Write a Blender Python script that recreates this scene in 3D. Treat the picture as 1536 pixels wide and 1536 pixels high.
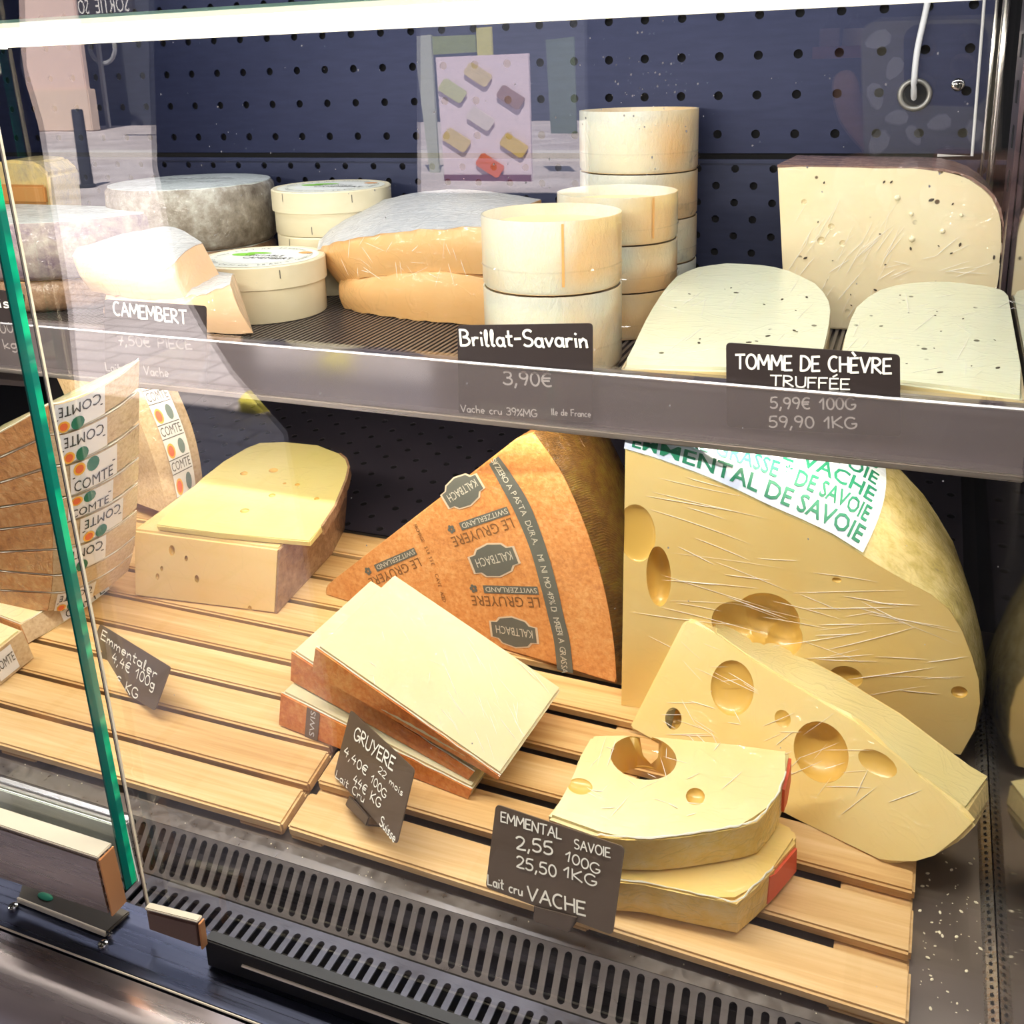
import bpy, bmesh, math, random
from mathutils import Vector, Matrix, noise
random.seed(7)
R = math.radians
for o in list(bpy.data.objects): bpy.data.objects.remove(o)
COL = bpy.context.scene.collection
scn = bpy.context.scene
# ------------------------------------------------------------------ camera
FPX, CXP, CYP = 1498.0, 768.0, 514.0
ya, pi_, ro = R(-22.0), R(15.15), R(-1.72)
cf = Vector((math.sin(ya)*math.cos(pi_), math.cos(ya)*math.cos(pi_), -math.sin(pi_)))
_r = Vector((math.cos(ya), -math.sin(ya), 0)); _u = _r.cross(cf)
cr = _r*math.cos(ro) + _u*math.sin(ro); cu = -_r*math.sin(ro) + _u*math.cos(ro)
cam = bpy.data.cameras.new('camera'); camo = bpy.data.objects.new('camera', cam); COL.objects.link(camo)
camo.matrix_world = Matrix(((cr.x, cu.x, -cf.x, 0), (cr.y, cu.y, -cf.y, 0), (cr.z, cu.z, -cf.z, 0), (0, 0, 0, 1)))
cam.sensor_fit = 'HORIZONTAL'; cam.sensor_width = 36; cam.lens = FPX/1536*36
cam.shift_y = -(768-CYP)/1536; cam.clip_start = .002; cam.clip_end = 200
scn.camera = camo
# ------------------------------------------------------------------ light
scn.view_settings.view_transform = 'Standard'; scn.view_settings.look = 'None'
scn.view_settings.gamma = 1; scn.view_settings.exposure = 0.42; scn.view_settings.use_curve_mapping = False
W = bpy.data.worlds.new('world'); scn.world = W; W.use_nodes = True
W.node_tree.nodes['Background'].inputs[0].default_value = (.70, .78, 1, 1)
W.node_tree.nodes['Background'].inputs[1].default_value = 1.7
def lamp(name, kind, loc, target, energy, color, **k):
    l = bpy.data.lights.new(name, kind); l.energy = energy; l.color = color
    for a, b in k.items(): setattr(l, a, b)
    o = bpy.data.objects.new(name, l); COL.objects.link(o); o.location = loc
    d = Vector(target)-Vector(loc); o.rotation_euler = d.to_track_quat('-Z', 'X').to_euler()
    return o
lamp('sun', 'SUN', (0, 0, 10), (-1.5, -3.5, 4), 22, (1, .93, .84), angle=R(1))
# upper LED bar and the one under the shelf lip
def strip(name, y, z, ty, tz, e, col, w=.014, x0=-1.0, x1=.065):
    l = lamp(name, 'AREA', ((x0+x1)/2, y, z), ((x0+x1)/2, ty, tz), e, col, shape='RECTANGLE', size=x1-x0, size_y=w)
    o = l; d = Vector((0, ty-y, tz-z)).normalized(); X = Vector((1, 0, 0)); Yv = (-d).cross(X)
    o.rotation_euler = Matrix((X, Yv, -d)).transposed().to_euler()
    return o
strip('led_upper', .42, .018, .64, -.5, 4.3, (1, .93, .8))
strip('led_lower', .634, -.243, .92, -.48, 1.1, (1, .86, .66), x0=-.9)
strip('fill_ceiling', .78, .146, .84, -.3, 2.0, (.96, .97, 1), w=.03)  # added fill below the ceiling, brightens the tops of the shelf cheeses
strip('led_front', .4435, .0340, .0, -.12, 1.7, (1, .92, .78), w=.0016, x0=-.49, x1=.07)

# ------------------------------------------------------------------ unprojection on real planes
def ray(px, py): return cf + cr*((px-CXP)/FPX) - cu*((py-CYP)/FPX)
def onY(px, py, y): d = ray(px, py); return d*(y/d.y)
def onZ(px, py, z): d = ray(px, py); return d*(z/d.z)
def onPl(px, py, n, p0): d = ray(px, py); return d*(n.dot(p0)/n.dot(d))
T12 = R(12); ND = Vector((0, -math.sin(T12), math.cos(T12))); VD = Vector((0, math.cos(T12), math.sin(T12))); XD = Vector((1, 0, 0))
KD = onY(430, 1238, .46).dot(ND)
def onD(px, py, h=0): d = ray(px, py); return d*((KD+h)/ND.dot(d))
def dp(x, v, h=0): return XD*x + VD*v + ND*(KD+h)
WX = .0735            # right wall
YG = .30              # glass plane
ZS = -.22             # upper shelf surface
# ------------------------------------------------------------------ materials
MATS = {}
class NT:
    def __init__(s, name):
        s.m = bpy.data.materials.new(name); s.m.use_nodes = True; s.n = s.m.node_tree.nodes; s.l = s.m.node_tree.links
        s.b = s.n['Principled BSDF']; s.out = s.n['Material Output']
        s.tc = s.n.new('ShaderNodeTexCoord')
    def node(s, t, ins=None, **props):
        n = s.n.new(t)
        for k, v in props.items(): setattr(n, k, v)
        for k, v in (ins or {}).items():
            if hasattr(v, 'is_linked') or hasattr(v, 'links'): s.l.new(v, n.inputs[k])
            else: n.inputs[k].default_value = v
        return n
    def map(s, scale, rot=(0, 0, 0), src='Object'):
        return s.node('ShaderNodeMapping', {'Vector': s.tc.outputs[src], 'Scale': scale, 'Rotation': rot}).outputs[0]
    def noise(s, scale, vec=None, detail=3, rough=.55, out=0, dist=0):
        i = {'Scale': scale, 'Detail': detail, 'Roughness': rough, 'Distortion': dist}
        i['Vector'] = vec if vec is not None else s.tc.outputs['Object']
        return s.node('ShaderNodeTexNoise', i).outputs[out]
    def vor(s, scale, vec=None, feature='F1', rnd=1):
        return s.node('ShaderNodeTexVoronoi', {'Vector': vec if vec is not None else s.tc.outputs['Object'], 'Scale': scale, 'Randomness': rnd}, feature=feature).outputs[0]
    def ramp(s, f, stops):
        r = s.node('ShaderNodeValToRGB', {'Fac': f}); e = r.color_ramp.elements
        while len(e) < len(stops): e.new(.5)
        for q, (p, c) in zip(e, stops): q.position = p; q.color = (c+(1,)) if isinstance(c, tuple) else (c, c, c, 1)
        return r.outputs[0]
    def mix(s, f, a, b, mode='MIX'):
        n = s.n.new('ShaderNodeMix'); n.data_type = 'RGBA'; n.blend_type = mode
        for i, v in ((0, f), (6, a), (7, b)):
            if hasattr(v, 'links'): s.l.new(v, n.inputs[i])
            else: n.inputs[i].default_value = v if i == 0 else (v+(1,) if len(v) == 3 else v)
        return n.outputs[2]
    def math(s, op, a, b=0):
        n = s.n.new('ShaderNodeMath'); n.operation = op
        for i, v in ((0, a), (1, b)):
            if hasattr(v, 'links'): s.l.new(v, n.inputs[i])
            else: n.inputs[i].default_value = v
        return n.outputs[0]
    def bump(s, h, strength=.3, dist=.001, norm=None):
        i = {'Height': h, 'Strength': strength, 'Distance': dist}
        if norm is not None: i['Normal'] = norm
        return s.node('ShaderNodeBump', i).outputs[0]
    def set(s, **k):
        for a, v in k.items():
            a = a.replace('_', ' ')
            a = {'Base': 'Base Color', 'Spec': 'Specular IOR Level', 'Coat': 'Coat Weight', 'CoatR': 'Coat Roughness', 'CoatN': 'Coat Normal', 'SSS': 'Subsurface Weight', 'EC': 'Emission Color', 'ES': 'Emission Strength', 'Trans': 'Transmission Weight'}.get(a, a)
            if hasattr(v, 'links'): s.l.new(v, s.b.inputs[a])
            elif isinstance(v, tuple) and len(v) == 3: s.b.inputs[a].default_value = v+(1,)
            else: s.b.inputs[a].default_value = v
        return s.m
def plain(name, col, rough=.5, metal=0, **k):
    if name in MATS: return MATS[name]
    t = NT(name); MATS[name] = t.set(Base=col, Roughness=rough, Metallic=metal, **k); return MATS[name]
def film(t, rot=(0, 0, .5), amt=.5):
    """cling film: a thin glossy coat with stretched wrinkles"""
    v = t.map((6, 60, 25), rot); w = t.noise(3.0, v, 3, .6, dist=1.2)
    v2 = t.map((9, 14, 10), (0, .4, rot[2]+1.1)); w2 = t.noise(2.2, v2, 2, .5, dist=2.0)
    crease = t.ramp(t.math('ABSOLUTE', t.math('SUBTRACT', w2, .5)), [(0, 1.0), (.03, .0)])
    h = t.math('ADD', w, t.math('MULTIPLY', crease, .6))
    n = t.bump(h, amt, .0022)
    t.set(Coat=.75, CoatR=.09, CoatN=n)
    return n
def paste(name, c1, c2, rot=(0, 0, .5), wrap=.5, spots=None, sss=.12):
    if name in MATS: return MATS[name]
    t = NT(name)
    c = t.mix(t.ramp(t.noise(14, None, 3), [(.35, 0.), (.7, 1.)]), c1, c2)
    if spots:
        sc, col, thr = spots
        d = t.vor(sc); g = t.ramp(t.noise(sc*.45, None, 2), [(.52, 0.), (.56, 1.)])
        m = t.math('MULTIPLY', t.ramp(d, [(thr, 1.), (thr+.03, 0.)]), g)
        c = t.mix(m, c, col)
    t.set(Base=c, Roughness=.42, Normal=t.bump(t.noise(160, None, 2), .12, .0006))
    t.b.inputs['Subsurface Weight'].default_value = sss; t.b.inputs['Subsurface Radius'].default_value = (.012, .007, .003); t.b.inputs['Subsurface Scale'].default_value = 1
    if wrap: film(t, rot, wrap)
    MATS[name] = t.m; return t.m
def rindm(name, cols, sc=60, bump=.8, coat=.5, weave=0, big=9):
    if name in MATS: return MATS[name]
    t = NT(name)
    n1 = t.noise(sc, None, 6, .7); n2 = t.noise(big, None, 4, .6)
    f = t.math('ADD', t.math('MULTIPLY', n1, .55), t.math('MULTIPLY', n2, .45))
    k = len(cols); c = t.ramp(f, [(.36+.28*i/(k-1), cols[i]) for i in range(k)])
    h = n1
    if weave:
        w1 = t.node('ShaderNodeTexWave', {'Vector': t.map((1, 1, 1), (0, 0, .6)), 'Scale': weave, 'Distortion': .6, 'Detail': 1}).outputs[1]
        w2 = t.node('ShaderNodeTexWave', {'Vector': t.map((1, 1, 1), (0, 1.3, 0)), 'Scale': weave, 'Distortion': .6, 'Detail': 1}).outputs[1]
        ww = t.math('MULTIPLY', w1, w2); h = t.math('ADD', h, t.math('MULTIPLY', ww, .6))
        c = t.mix(t.math('MULTIPLY', ww, .16), c, tuple(min(1, x*1.8+.1) for x in cols[-1]))
    t.set(Base=c, Roughness=.6, Normal=t.bump(h, bump, .0016))
    if coat: film(t, (.3, 0, .2), coat)
    MATS[name] = t.m; return t.m
# cheeses
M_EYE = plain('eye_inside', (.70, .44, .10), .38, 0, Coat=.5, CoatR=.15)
M_EMM = paste('emmental_paste', (.81, .57, .20), (.83, .64, .28))
M_EMM2 = paste('emmental_pale', (.78, .67, .35), (.76, .62, .28), (0, 0, 1.3))
M_EMM3 = paste('emmental_block', (.84, .56, .22), (.84, .62, .30), (0, 0, 1.0))
M_EMMSL = paste('emmental_slab_top', (.78, .69, .32), (.76, .66, .26), (0, 0, .8), .3)
M_GRU = paste('gruyere_paste', (.69, .63, .41), (.68, .61, .36), (0, 0, 1.0), .45)
M_COM = paste('comte_paste', (.87, .78, .48), (.85, .72, .38))
M_TOM = paste('tomme_paste', (.86, .76, .52), (.87, .72, .45), (0, .3, .8), .45, (55, (.12, .08, .04), .10))
M_TOM2 = paste('tomme_pale', (.68, .69, .52), (.66, .66, .47), (0, 0, .9), .25, (60, (.10, .10, .06), .10))
M_BRIE = paste('brie_paste', (.78, .48, .21), (.76, .42, .15), (0, .5, .3), .9)
M_BRIE2 = paste('soft_paste', (.84, .58, .37), (.80, .50, .29), (0, .5, .3), .6)
M_WHITE = rindm('bloomy_rind', [(.74, .77, .80), (.90, .91, .92), (.95, .95, .93)], 110, .9, .9)
M_RGRU = rindm('gruyere_rind', [(.50, .11, .015), (.72, .21, .03), (.84, .38, .11)], 220, .5, .25, 0, 12)
M_RGRUF = rindm('gruyere_flat_rind', [(.48, .17, .045), (.68, .28, .08), (.80, .42, .16)], 260, .4, .3, 0, 16)
M_RBR = rindm('brown_rind', [(.16, .09, .05), (.30, .17, .09), (.46, .30, .18)], 130, 1, .6)
M_RDK = rindm('wheel_rim', [(.06, .025, .01), (.22, .10, .02), (.30, .21, .03)], 90, .8, .9, 420)
M_RCOM = rindm('comte_flat_rind', [(.34, .13, .05), (.66, .30, .10), (.82, .50, .24)], 130, .8, .5)
M_RCOM2 = rindm('comte_rim', [(.42, .28, .14), (.60, .44, .26), (.70, .56, .36)], 300, .4, .3)
M_REM = rindm('emmental_rind', [(.24, .20, .17), (.60, .50, .18), (.78, .68, .34), (.82, .76, .46)], 60, .6, 1.1, 0, 5)
M_RSAV = rindm('savoie_rind', [(.86, .54, .10), (.92, .66, .20), (.94, .76, .40)], 70, .5, .7)
M_RGREY = rindm('grey_mould_rind', [(.10, .075, .05), (.27, .23, .18), (.52, .50, .44)], 60, 1, .9)
M_RTOP = rindm('grey_top_rind', [(.42, .44, .40), (.60, .64, .62), (.74, .77, .76)], 50, .7, .7)
M_RPINK = rindm('pinkish_rind', [(.10, .06, .05), (.24, .13, .10), (.42, .26, .20)], 80, 1, .8)
M_RED = plain('red_mark', (.80, .12, .05), .5)
# wood
def woodm(name, c1, c2, c3, grain=1.0):
    t = NT(name)
    v = t.map((3, 90, 90)); n = t.noise(4, v, 4, .6, dist=.4)
    v2 = t.map((1.2, 22, 22)); n2 = t.noise(3, v2, 3, .5)
    info = t.node('ShaderNodeObjectInfo').outputs['Random']
    f = t.math('ADD', t.math('MULTIPLY', n, .5*grain), t.math('ADD', t.math('MULTIPLY', n2, .5), t.math('MULTIPLY', t.math('SUBTRACT', info, .5), .12)))
    c = t.ramp(f, [(.32, c1), (.5, c2), (.66, c3)])
    v3 = t.map((8, 60, 60)); st = t.ramp(t.noise(3, v3, 5, .75, dist=1), [(.66, 0.), (.74, 1.)])
    big = t.ramp(t.noise(7, None, 2), [(.55, 0.), (.65, 1.)])
    c = t.mix(t.math('MULTIPLY', t.math('MULTIPLY', st, big), .75), c, (.20, .15, .08))
    t.set(Base=c, Roughness=.45, Normal=t.bump(n, .25, .0006)); return t.m
M_WOOD = woodm('bamboo', (.54, .30, .10), (.68, .43, .18), (.78, .55, .28))
M_POP = woodm('poplar', (.72, .64, .44), (.76, .68, .49), (.79, .72, .54), .4)
# metals, plastics
M_NAVY = NT('navy_panel'); _t = M_NAVY
_c = _t.mix(_t.noise(30, _t.map((1, 1, 6)), 4), (.012, .017, .050), (.028, .034, .085))
M_NAVY = _t.set(Base=_c, Roughness=.42, Metallic=.55)
M_BLACK = plain('black_void', (.006, .006, .008), .8)
M_DKP = plain('dark_plastic', (.018, .016, .016), .3)
M_SHELF = plain('dark_ribbed_steel', (.045, .036, .034), .32, .6)
def steel(name, c, rough, sc=(1, 80, 80)):
    t = NT(name); n = t.noise(8, t.map(sc), 4, .6)
    cc = t.mix(n, tuple(x*.75 for x in c), c)
    return t.set(Base=cc, Metallic=.9, Roughness=t.ramp(n, [(.3, rough*.7), (.7, rough*1.3)]), Normal=t.bump(n, .05, .0004))
M_STEEL = steel('brushed_steel', (.30, .28, .27), .35)
M_DECK = plain('deck_steel', (.20, .165, .14), .30, .7)
M_GRILL = steel('grille_steel', (.30, .27, .26), .38, (20, 20, 20))
M_SILL = steel('sill_steel', (.07, .078, .125), .32)
M_CHROME = plain('chrome', (.75, .72, .68), .12, 1)
M_CLAMP = steel('clamp_steel', (.55, .47, .42), .25)
M_MIRROR = plain('dark_mirror', (.30, .29, .30), .06, .95)
M_RAIL = steel('rail_profile', (.30, .27, .29), .4)
M_CREAM = plain('cream_gasket', (.72, .64, .50), .4)
M_CARD = NT('card_slate'); _t = M_CARD
M_CARD = _t.set(Base=_t.mix(_t.noise(40, None, 4), (.095, .065, .045), (.125, .09, .065)), Roughness=.38)
M_CARD2 = plain('card_dark', (.035, .026, .026), .35)
M_CHALK = plain('chalk_white', (.95, .93, .86), .7)
M_INK = plain('ink_grey', (.10, .095, .09), .6)
M_INKG = plain('ink_green', (.01, .16, .09), .6)
M_INKB = plain('ink_black', (.03, .03, .03), .6)
M_PAPER = NT('label_paper'); _t = M_PAPER
M_PAPER = _t.set(Base=_t.mix(_t.ramp(_t.noise(60, None, 4), [(.4, 0.), (.6, 1.)]), (.50, .56, .74), (.74, .80, .86)), Roughness=.5); film(_t, (0, .2, .4), .6)
M_LBL = plain('label_white', (.80, .80, .82), .5, Coat=.6, CoatR=.15)
M_SEAL = plain('seal_red', (.82, .16, .05), .5); M_SEALY = plain('seal_yellow', (.90, .48, .06), .5)
M_GRN = plain('leaf_green', (.25, .62, .06), .5)
M_LED = plain('led_cover', (.7, .66, .56), .4, EC=(1, .90, .72), ES=.62)
def glassm(name, ior, tint, rough=0.0):
    t = NT(name); t.n.remove(t.b)
    tr = t.node('ShaderNodeBsdfTransparent', {'Color': tint+(1,)}); gl = t.node('ShaderNodeBsdfGlossy', {'Color': (1, 1, 1, 1), 'Roughness': rough})
    ge = t.node('ShaderNodeNewGeometry'); io = t.node('ShaderNodeMix', {0: ge.outputs['Backfacing'], 2: ior, 3: 1/ior})
    fr = t.node('ShaderNodeFresnel', {'IOR': io.outputs[0]}); mx = t.node('ShaderNodeMixShader', {0: fr.outputs[0], 1: tr.outputs[0], 2: gl.outputs[0]})
    t.l.new(mx.outputs[0], t.out.inputs[0]); return t.m
M_GLASS = glassm('clear_glass', 1.55, (.985, .995, .99))
M_ACR = glassm('clear_acrylic', 1.45, (.93, .92, .93), .04)
M_EDGE = plain('green_glass_edge', (.0, .22, .13), .12, 0, EC=(0, .3, .18), ES=.0, Trans=.25)
M_FILM = glassm('cling_film', 1.5, (.98, .98, .98), .05)
M_FROST = plain('frost_edge', (.86, .82, .70), .4)
M_GLINT = plain('crease_glint', (.95, .93, .88), .12, 0, Coat=1.0, CoatR=.05)  # white paints the highlights along the film creases
def cupm():
    t = NT('cup_plastic'); n = t.noise(220, None, 2)
    t.set(Base=(.90, .88, .76), Roughness=.35, Normal=t.bump(n, .35, .0008), Coat=.6, CoatR=.2)
    t.b.inputs['Subsurface Weight'].default_value = .5; t.b.inputs['Subsurface Radius'].default_value = (.02, .015, .01); t.b.inputs['Subsurface Scale'].default_value = 1
    return t.m
M_CUP = cupm()
M_CUPIN = plain('soft_cheese', (.88, .74, .48), .5)
# ------------------------------------------------------------------ objects
def link(name, me, parent=None):
    o = bpy.data.objects.new(name, me); COL.objects.link(o)
    if parent: o.parent = parent
    return o
def obj(name, bm, mat, parent=None, smooth=None):
    bmesh.ops.recalc_face_normals(bm, faces=bm.faces)
    me = bpy.data.meshes.new(name); bm.to_mesh(me); bm.free()
    for m in (mat if isinstance(mat, (list, tuple)) else [mat]): me.materials.append(m)
    if smooth: me.polygons.foreach_set('use_smooth', [True]*len(me.polygons)); me.set_sharp_from_angle(angle=R(smooth))
    return link(name, me, parent)
def tag(o, label, cat, group=None):
    o['label'] = label; o['category'] = cat
    if group: o['group'] = group
    return o
def struct(o): o['kind'] = 'structure'; return o
def thing(name, label, cat, group=None, loc=(0, 0, 0)):
    o = bpy.data.objects.new(name, None); COL.objects.link(o); o.empty_display_size = .02
    return tag(o, label, cat, group)
def prism(bm, bot, top, bev=0, seg=2):
    vb = [bm.verts.new(p) for p in bot]; vt = [bm.verts.new(p) for p in top]; n = len(bot)
    fs = [bm.faces.new(vb[::-1]), bm.faces.new(vt)] + [bm.faces.new((vb[i], vb[(i+1) % n], vt[(i+1) % n], vt[i])) for i in range(n)]
    if bev:
        es = list({e for f in fs for e in f.edges})
        bmesh.ops.bevel(bm, geom=es, offset=bev, segments=seg, affect='EDGES', clamp_overlap=True)
    return fs
def B(): return bmesh.new()
def box(bm, a, b, bev=0, M=None):
    (x0, y0, z0), (x1, y1, z1) = a, b
    q = [(x0, y0), (x1, y0), (x1, y1), (x0, y1)]
    f = (lambda v: M(*v)) if M else Vector
    prism(bm, [f((x, y, z0)) for x, y in q], [f((x, y, z1)) for x, y in q], bev)
def slabm(name, bot, top, mat, parent=None, bev=.0015, smooth=35):
    bm = B(); prism(bm, bot, top, bev); return obj(name, bm, mat, parent, smooth)
def crspline(pts, n=4, closed=False):
    out = []; N = len(pts); P = [Vector(p) for p in pts]
    rng = range(N) if closed else range(N-1)
    for i in rng:
        p0 = P[(i-1) % N] if closed or i > 0 else P[0]; p1 = P[i]; p2 = P[(i+1) % N]; p3 = P[(i+2) % N] if closed or i+2 < N else P[-1]
        for k in range(n):
            t = k/n; out.append(.5*((2*p1)+(p2-p0)*t+(2*p0-5*p1+4*p2-p3)*t*t+(3*p1-p0-3*p2+p3)*t**3))
    if not closed: out.append(P[-1])
    return out
def edge_line(name, pts, par, r=.0004):
    bm = B(); rnd = random.Random(len(pts)); tube(bm, [Vector(p)+Vector((rnd.gauss(0, r*.5), rnd.gauss(0, r*.5), rnd.gauss(0, r*.4))) for p in pts], [r*rnd.uniform(.5, 1.3) for p in pts], 5); return obj(name, bm, M_FROST, par, 60)
def strip_rind(name, bot, top, mat, parent, out_=.0006, inn=.0008, shrink=.03):
    """thin crust following the side of a piece between two polylines"""
    c = sum((Vector(p) for p in bot+top), Vector())/(len(bot)*2)
    for ch in reversed(list(bpy.data.objects)):
        if ch.parent == parent and ch.name.startswith('body'): c = sum((v.co for v in ch.data.vertices), Vector())/len(ch.data.vertices); break
    n = len(bot); nor = []
    for i in range(n):
        a, b_ = Vector(bot[max(0, i-1)]), Vector(bot[min(n-1, i+1)]); u = (Vector(top[i])-Vector(bot[i])); w = (b_-a).cross(u).normalized()
        nor.append(w)
    mid = n//2
    if nor[mid].dot((Vector(bot[mid])+Vector(top[mid]))/2-c) < 0: nor = [-w for w in nor]
    # centre test is unreliable on flat strips: callers order points so the crust faces outwards
    bm = B(); L = []
    for i in range(n):
        b_, t_ = Vector(bot[i]), Vector(top[i]); b2 = b_.lerp(t_, shrink); t2 = b_.lerp(t_, 1-shrink)
        L.append([bm.verts.new(p) for p in (b2+nor[i]*out_, t2+nor[i]*out_, t2-nor[i]*inn, b2-nor[i]*inn)])
    for i in range(n-1):
        for k in range(4): bm.faces.new((L[i][k], L[i+1][k], L[i+1][(k+1) % 4], L[i][(k+1) % 4]))
    bm.faces.new(L[0]); bm.faces.new(L[-1][::-1])
    return obj(name, bm, mat, parent, 40)
def lathe(bm, prof, c, seg=64, ax=None):
    """prof: (r, z) list; closed where r==0"""
    c = Vector(c); rings = []
    for r, z in prof:
        if r == 0: rings.append([bm.verts.new(c+Vector((0, 0, z)))])
        else: rings.append([bm.verts.new(c+Vector((r*math.cos(2*math.pi*k/seg), r*math.sin(2*math.pi*k/seg), z))) for k in range(seg)])
    for a, b_ in zip(rings, rings[1:]):
        for k in range(seg):
            k2 = (k+1) % seg
            if len(a) == 1 and len(b_) == 1: continue
            if len(a) == 1: bm.faces.new((a[0], b_[k], b_[k2]))
            elif len(b_) == 1: bm.faces.new((a[k], a[k2], b_[0]))
            else: bm.faces.new((a[k], a[k2], b_[k2], b_[k]))
def tube(bm, pts, r, seg=8):
    pts = [Vector(p) for p in pts]; L = []
    for i, p in enumerate(pts):
        d = (pts[min(i+1, len(pts)-1)]-pts[max(i-1, 0)]).normalized()
        a = d.cross(Vector((0, 0, 1)) if abs(d.z) < .9 else Vector((1, 0, 0))).normalized(); b_ = d.cross(a)
        rr = r[i] if isinstance(r, (list, tuple)) else r
        L.append([bm.verts.new(p+a*rr*math.cos(2*math.pi*k/seg)+b_*rr*math.sin(2*math.pi*k/seg)) for k in range(seg)])
    for q, s_ in zip(L, L[1:]):
        for k in range(seg): bm.faces.new((q[k], q[(k+1) % seg], s_[(k+1) % seg], s_[k]))
    bm.faces.new(L[0][::-1]); bm.faces.new(L[-1])
def carve(o, cuts, amber=True):
    """cuts: (centre, (rx,ry,rz) along given axes, axes or None) ellipsoids removed from o: the eyes of the cheese"""
    bm = B()
    for c, rad, ax in cuts:
        A = ax or (Vector((1, 0, 0)), Vector((0, 1, 0)), Vector((0, 0, 1)))
        M = Matrix(((A[0].x, A[1].x, A[2].x, 0), (A[0].y, A[1].y, A[2].y, 0), (A[0].z, A[1].z, A[2].z, 0), (0, 0, 0, 1)))
        bmesh.ops.create_uvsphere(bm, u_segments=28, v_segments=16, radius=1, matrix=Matrix.Translation(c) @ M @ Matrix.Diagonal((rad[0], rad[1], rad[2], 1)))
    me = bpy.data.meshes.new('c'); bm.to_mesh(me); bm.free(); me.polygons.foreach_set('use_smooth', [True]*len(me.polygons))
    me.materials.append(o.data.materials[0])
    co = link('c', me); md = o.modifiers.new('b', 'BOOLEAN'); md.object = co; md.operation = 'DIFFERENCE'; md.solver = 'EXACT'
    try: md.use_self = True
    except Exception: pass
    bpy.context.view_layer.update(); dg = bpy.context.evaluated_depsgraph_get()
    nm = bpy.data.meshes.new_from_object(o.evaluated_get(dg)); o.modifiers.clear(); o.data = nm
    bpy.data.objects.remove(co)
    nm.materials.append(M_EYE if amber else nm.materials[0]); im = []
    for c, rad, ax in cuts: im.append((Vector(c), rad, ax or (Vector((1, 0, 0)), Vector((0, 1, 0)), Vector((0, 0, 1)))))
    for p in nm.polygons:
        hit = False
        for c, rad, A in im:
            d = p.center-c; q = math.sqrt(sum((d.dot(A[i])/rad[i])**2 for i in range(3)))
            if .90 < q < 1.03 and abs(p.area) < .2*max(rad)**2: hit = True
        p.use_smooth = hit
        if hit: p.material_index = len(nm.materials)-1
    return o
# ---- lettering
_txt = {}
def text_mesh(s, bold=0):
    if (s, bold) not in _txt:
        c = bpy.data.curves.new('t', 'FONT'); c.body = s; c.size = 1; c.extrude = 0; c.resolution_u = 2; c.offset = bold
        o = bpy.data.objects.new('t', c); COL.objects.link(o); bpy.context.view_layer.update()
        m = bpy.data.meshes.new_from_object(o.evaluated_get(bpy.context.evaluated_depsgraph_get())); bpy.data.objects.remove(o)
        vs = [v.co.copy() for v in m.vertices]; fs = [tuple(p.vertices) for p in m.polygons]
        w = max([v.x for v in vs] or [.3]); x0 = min([v.x for v in vs] or [0])
        _txt[(s, bold)] = (vs, fs, x0, w)
    return _txt[(s, bold)]
def put_text(bm, s, o, ex, ey, w=None, off=Vector((0, 0, 0)), squash=None):
    """text with baseline start o, unit cap-size vectors ex, ey; fitted to width w (in ex units) if given"""
    vs, fs, x0, x1 = text_mesh(s); k = (w/(x1-x0)) if w else 1
    nv = [bm.verts.new(o+ex*((v.x-x0)*k)+ey*v.y/.7+off) for v in vs]
    for f in fs:
        try: bm.faces.new([nv[i] for i in f])
        except ValueError: pass
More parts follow.
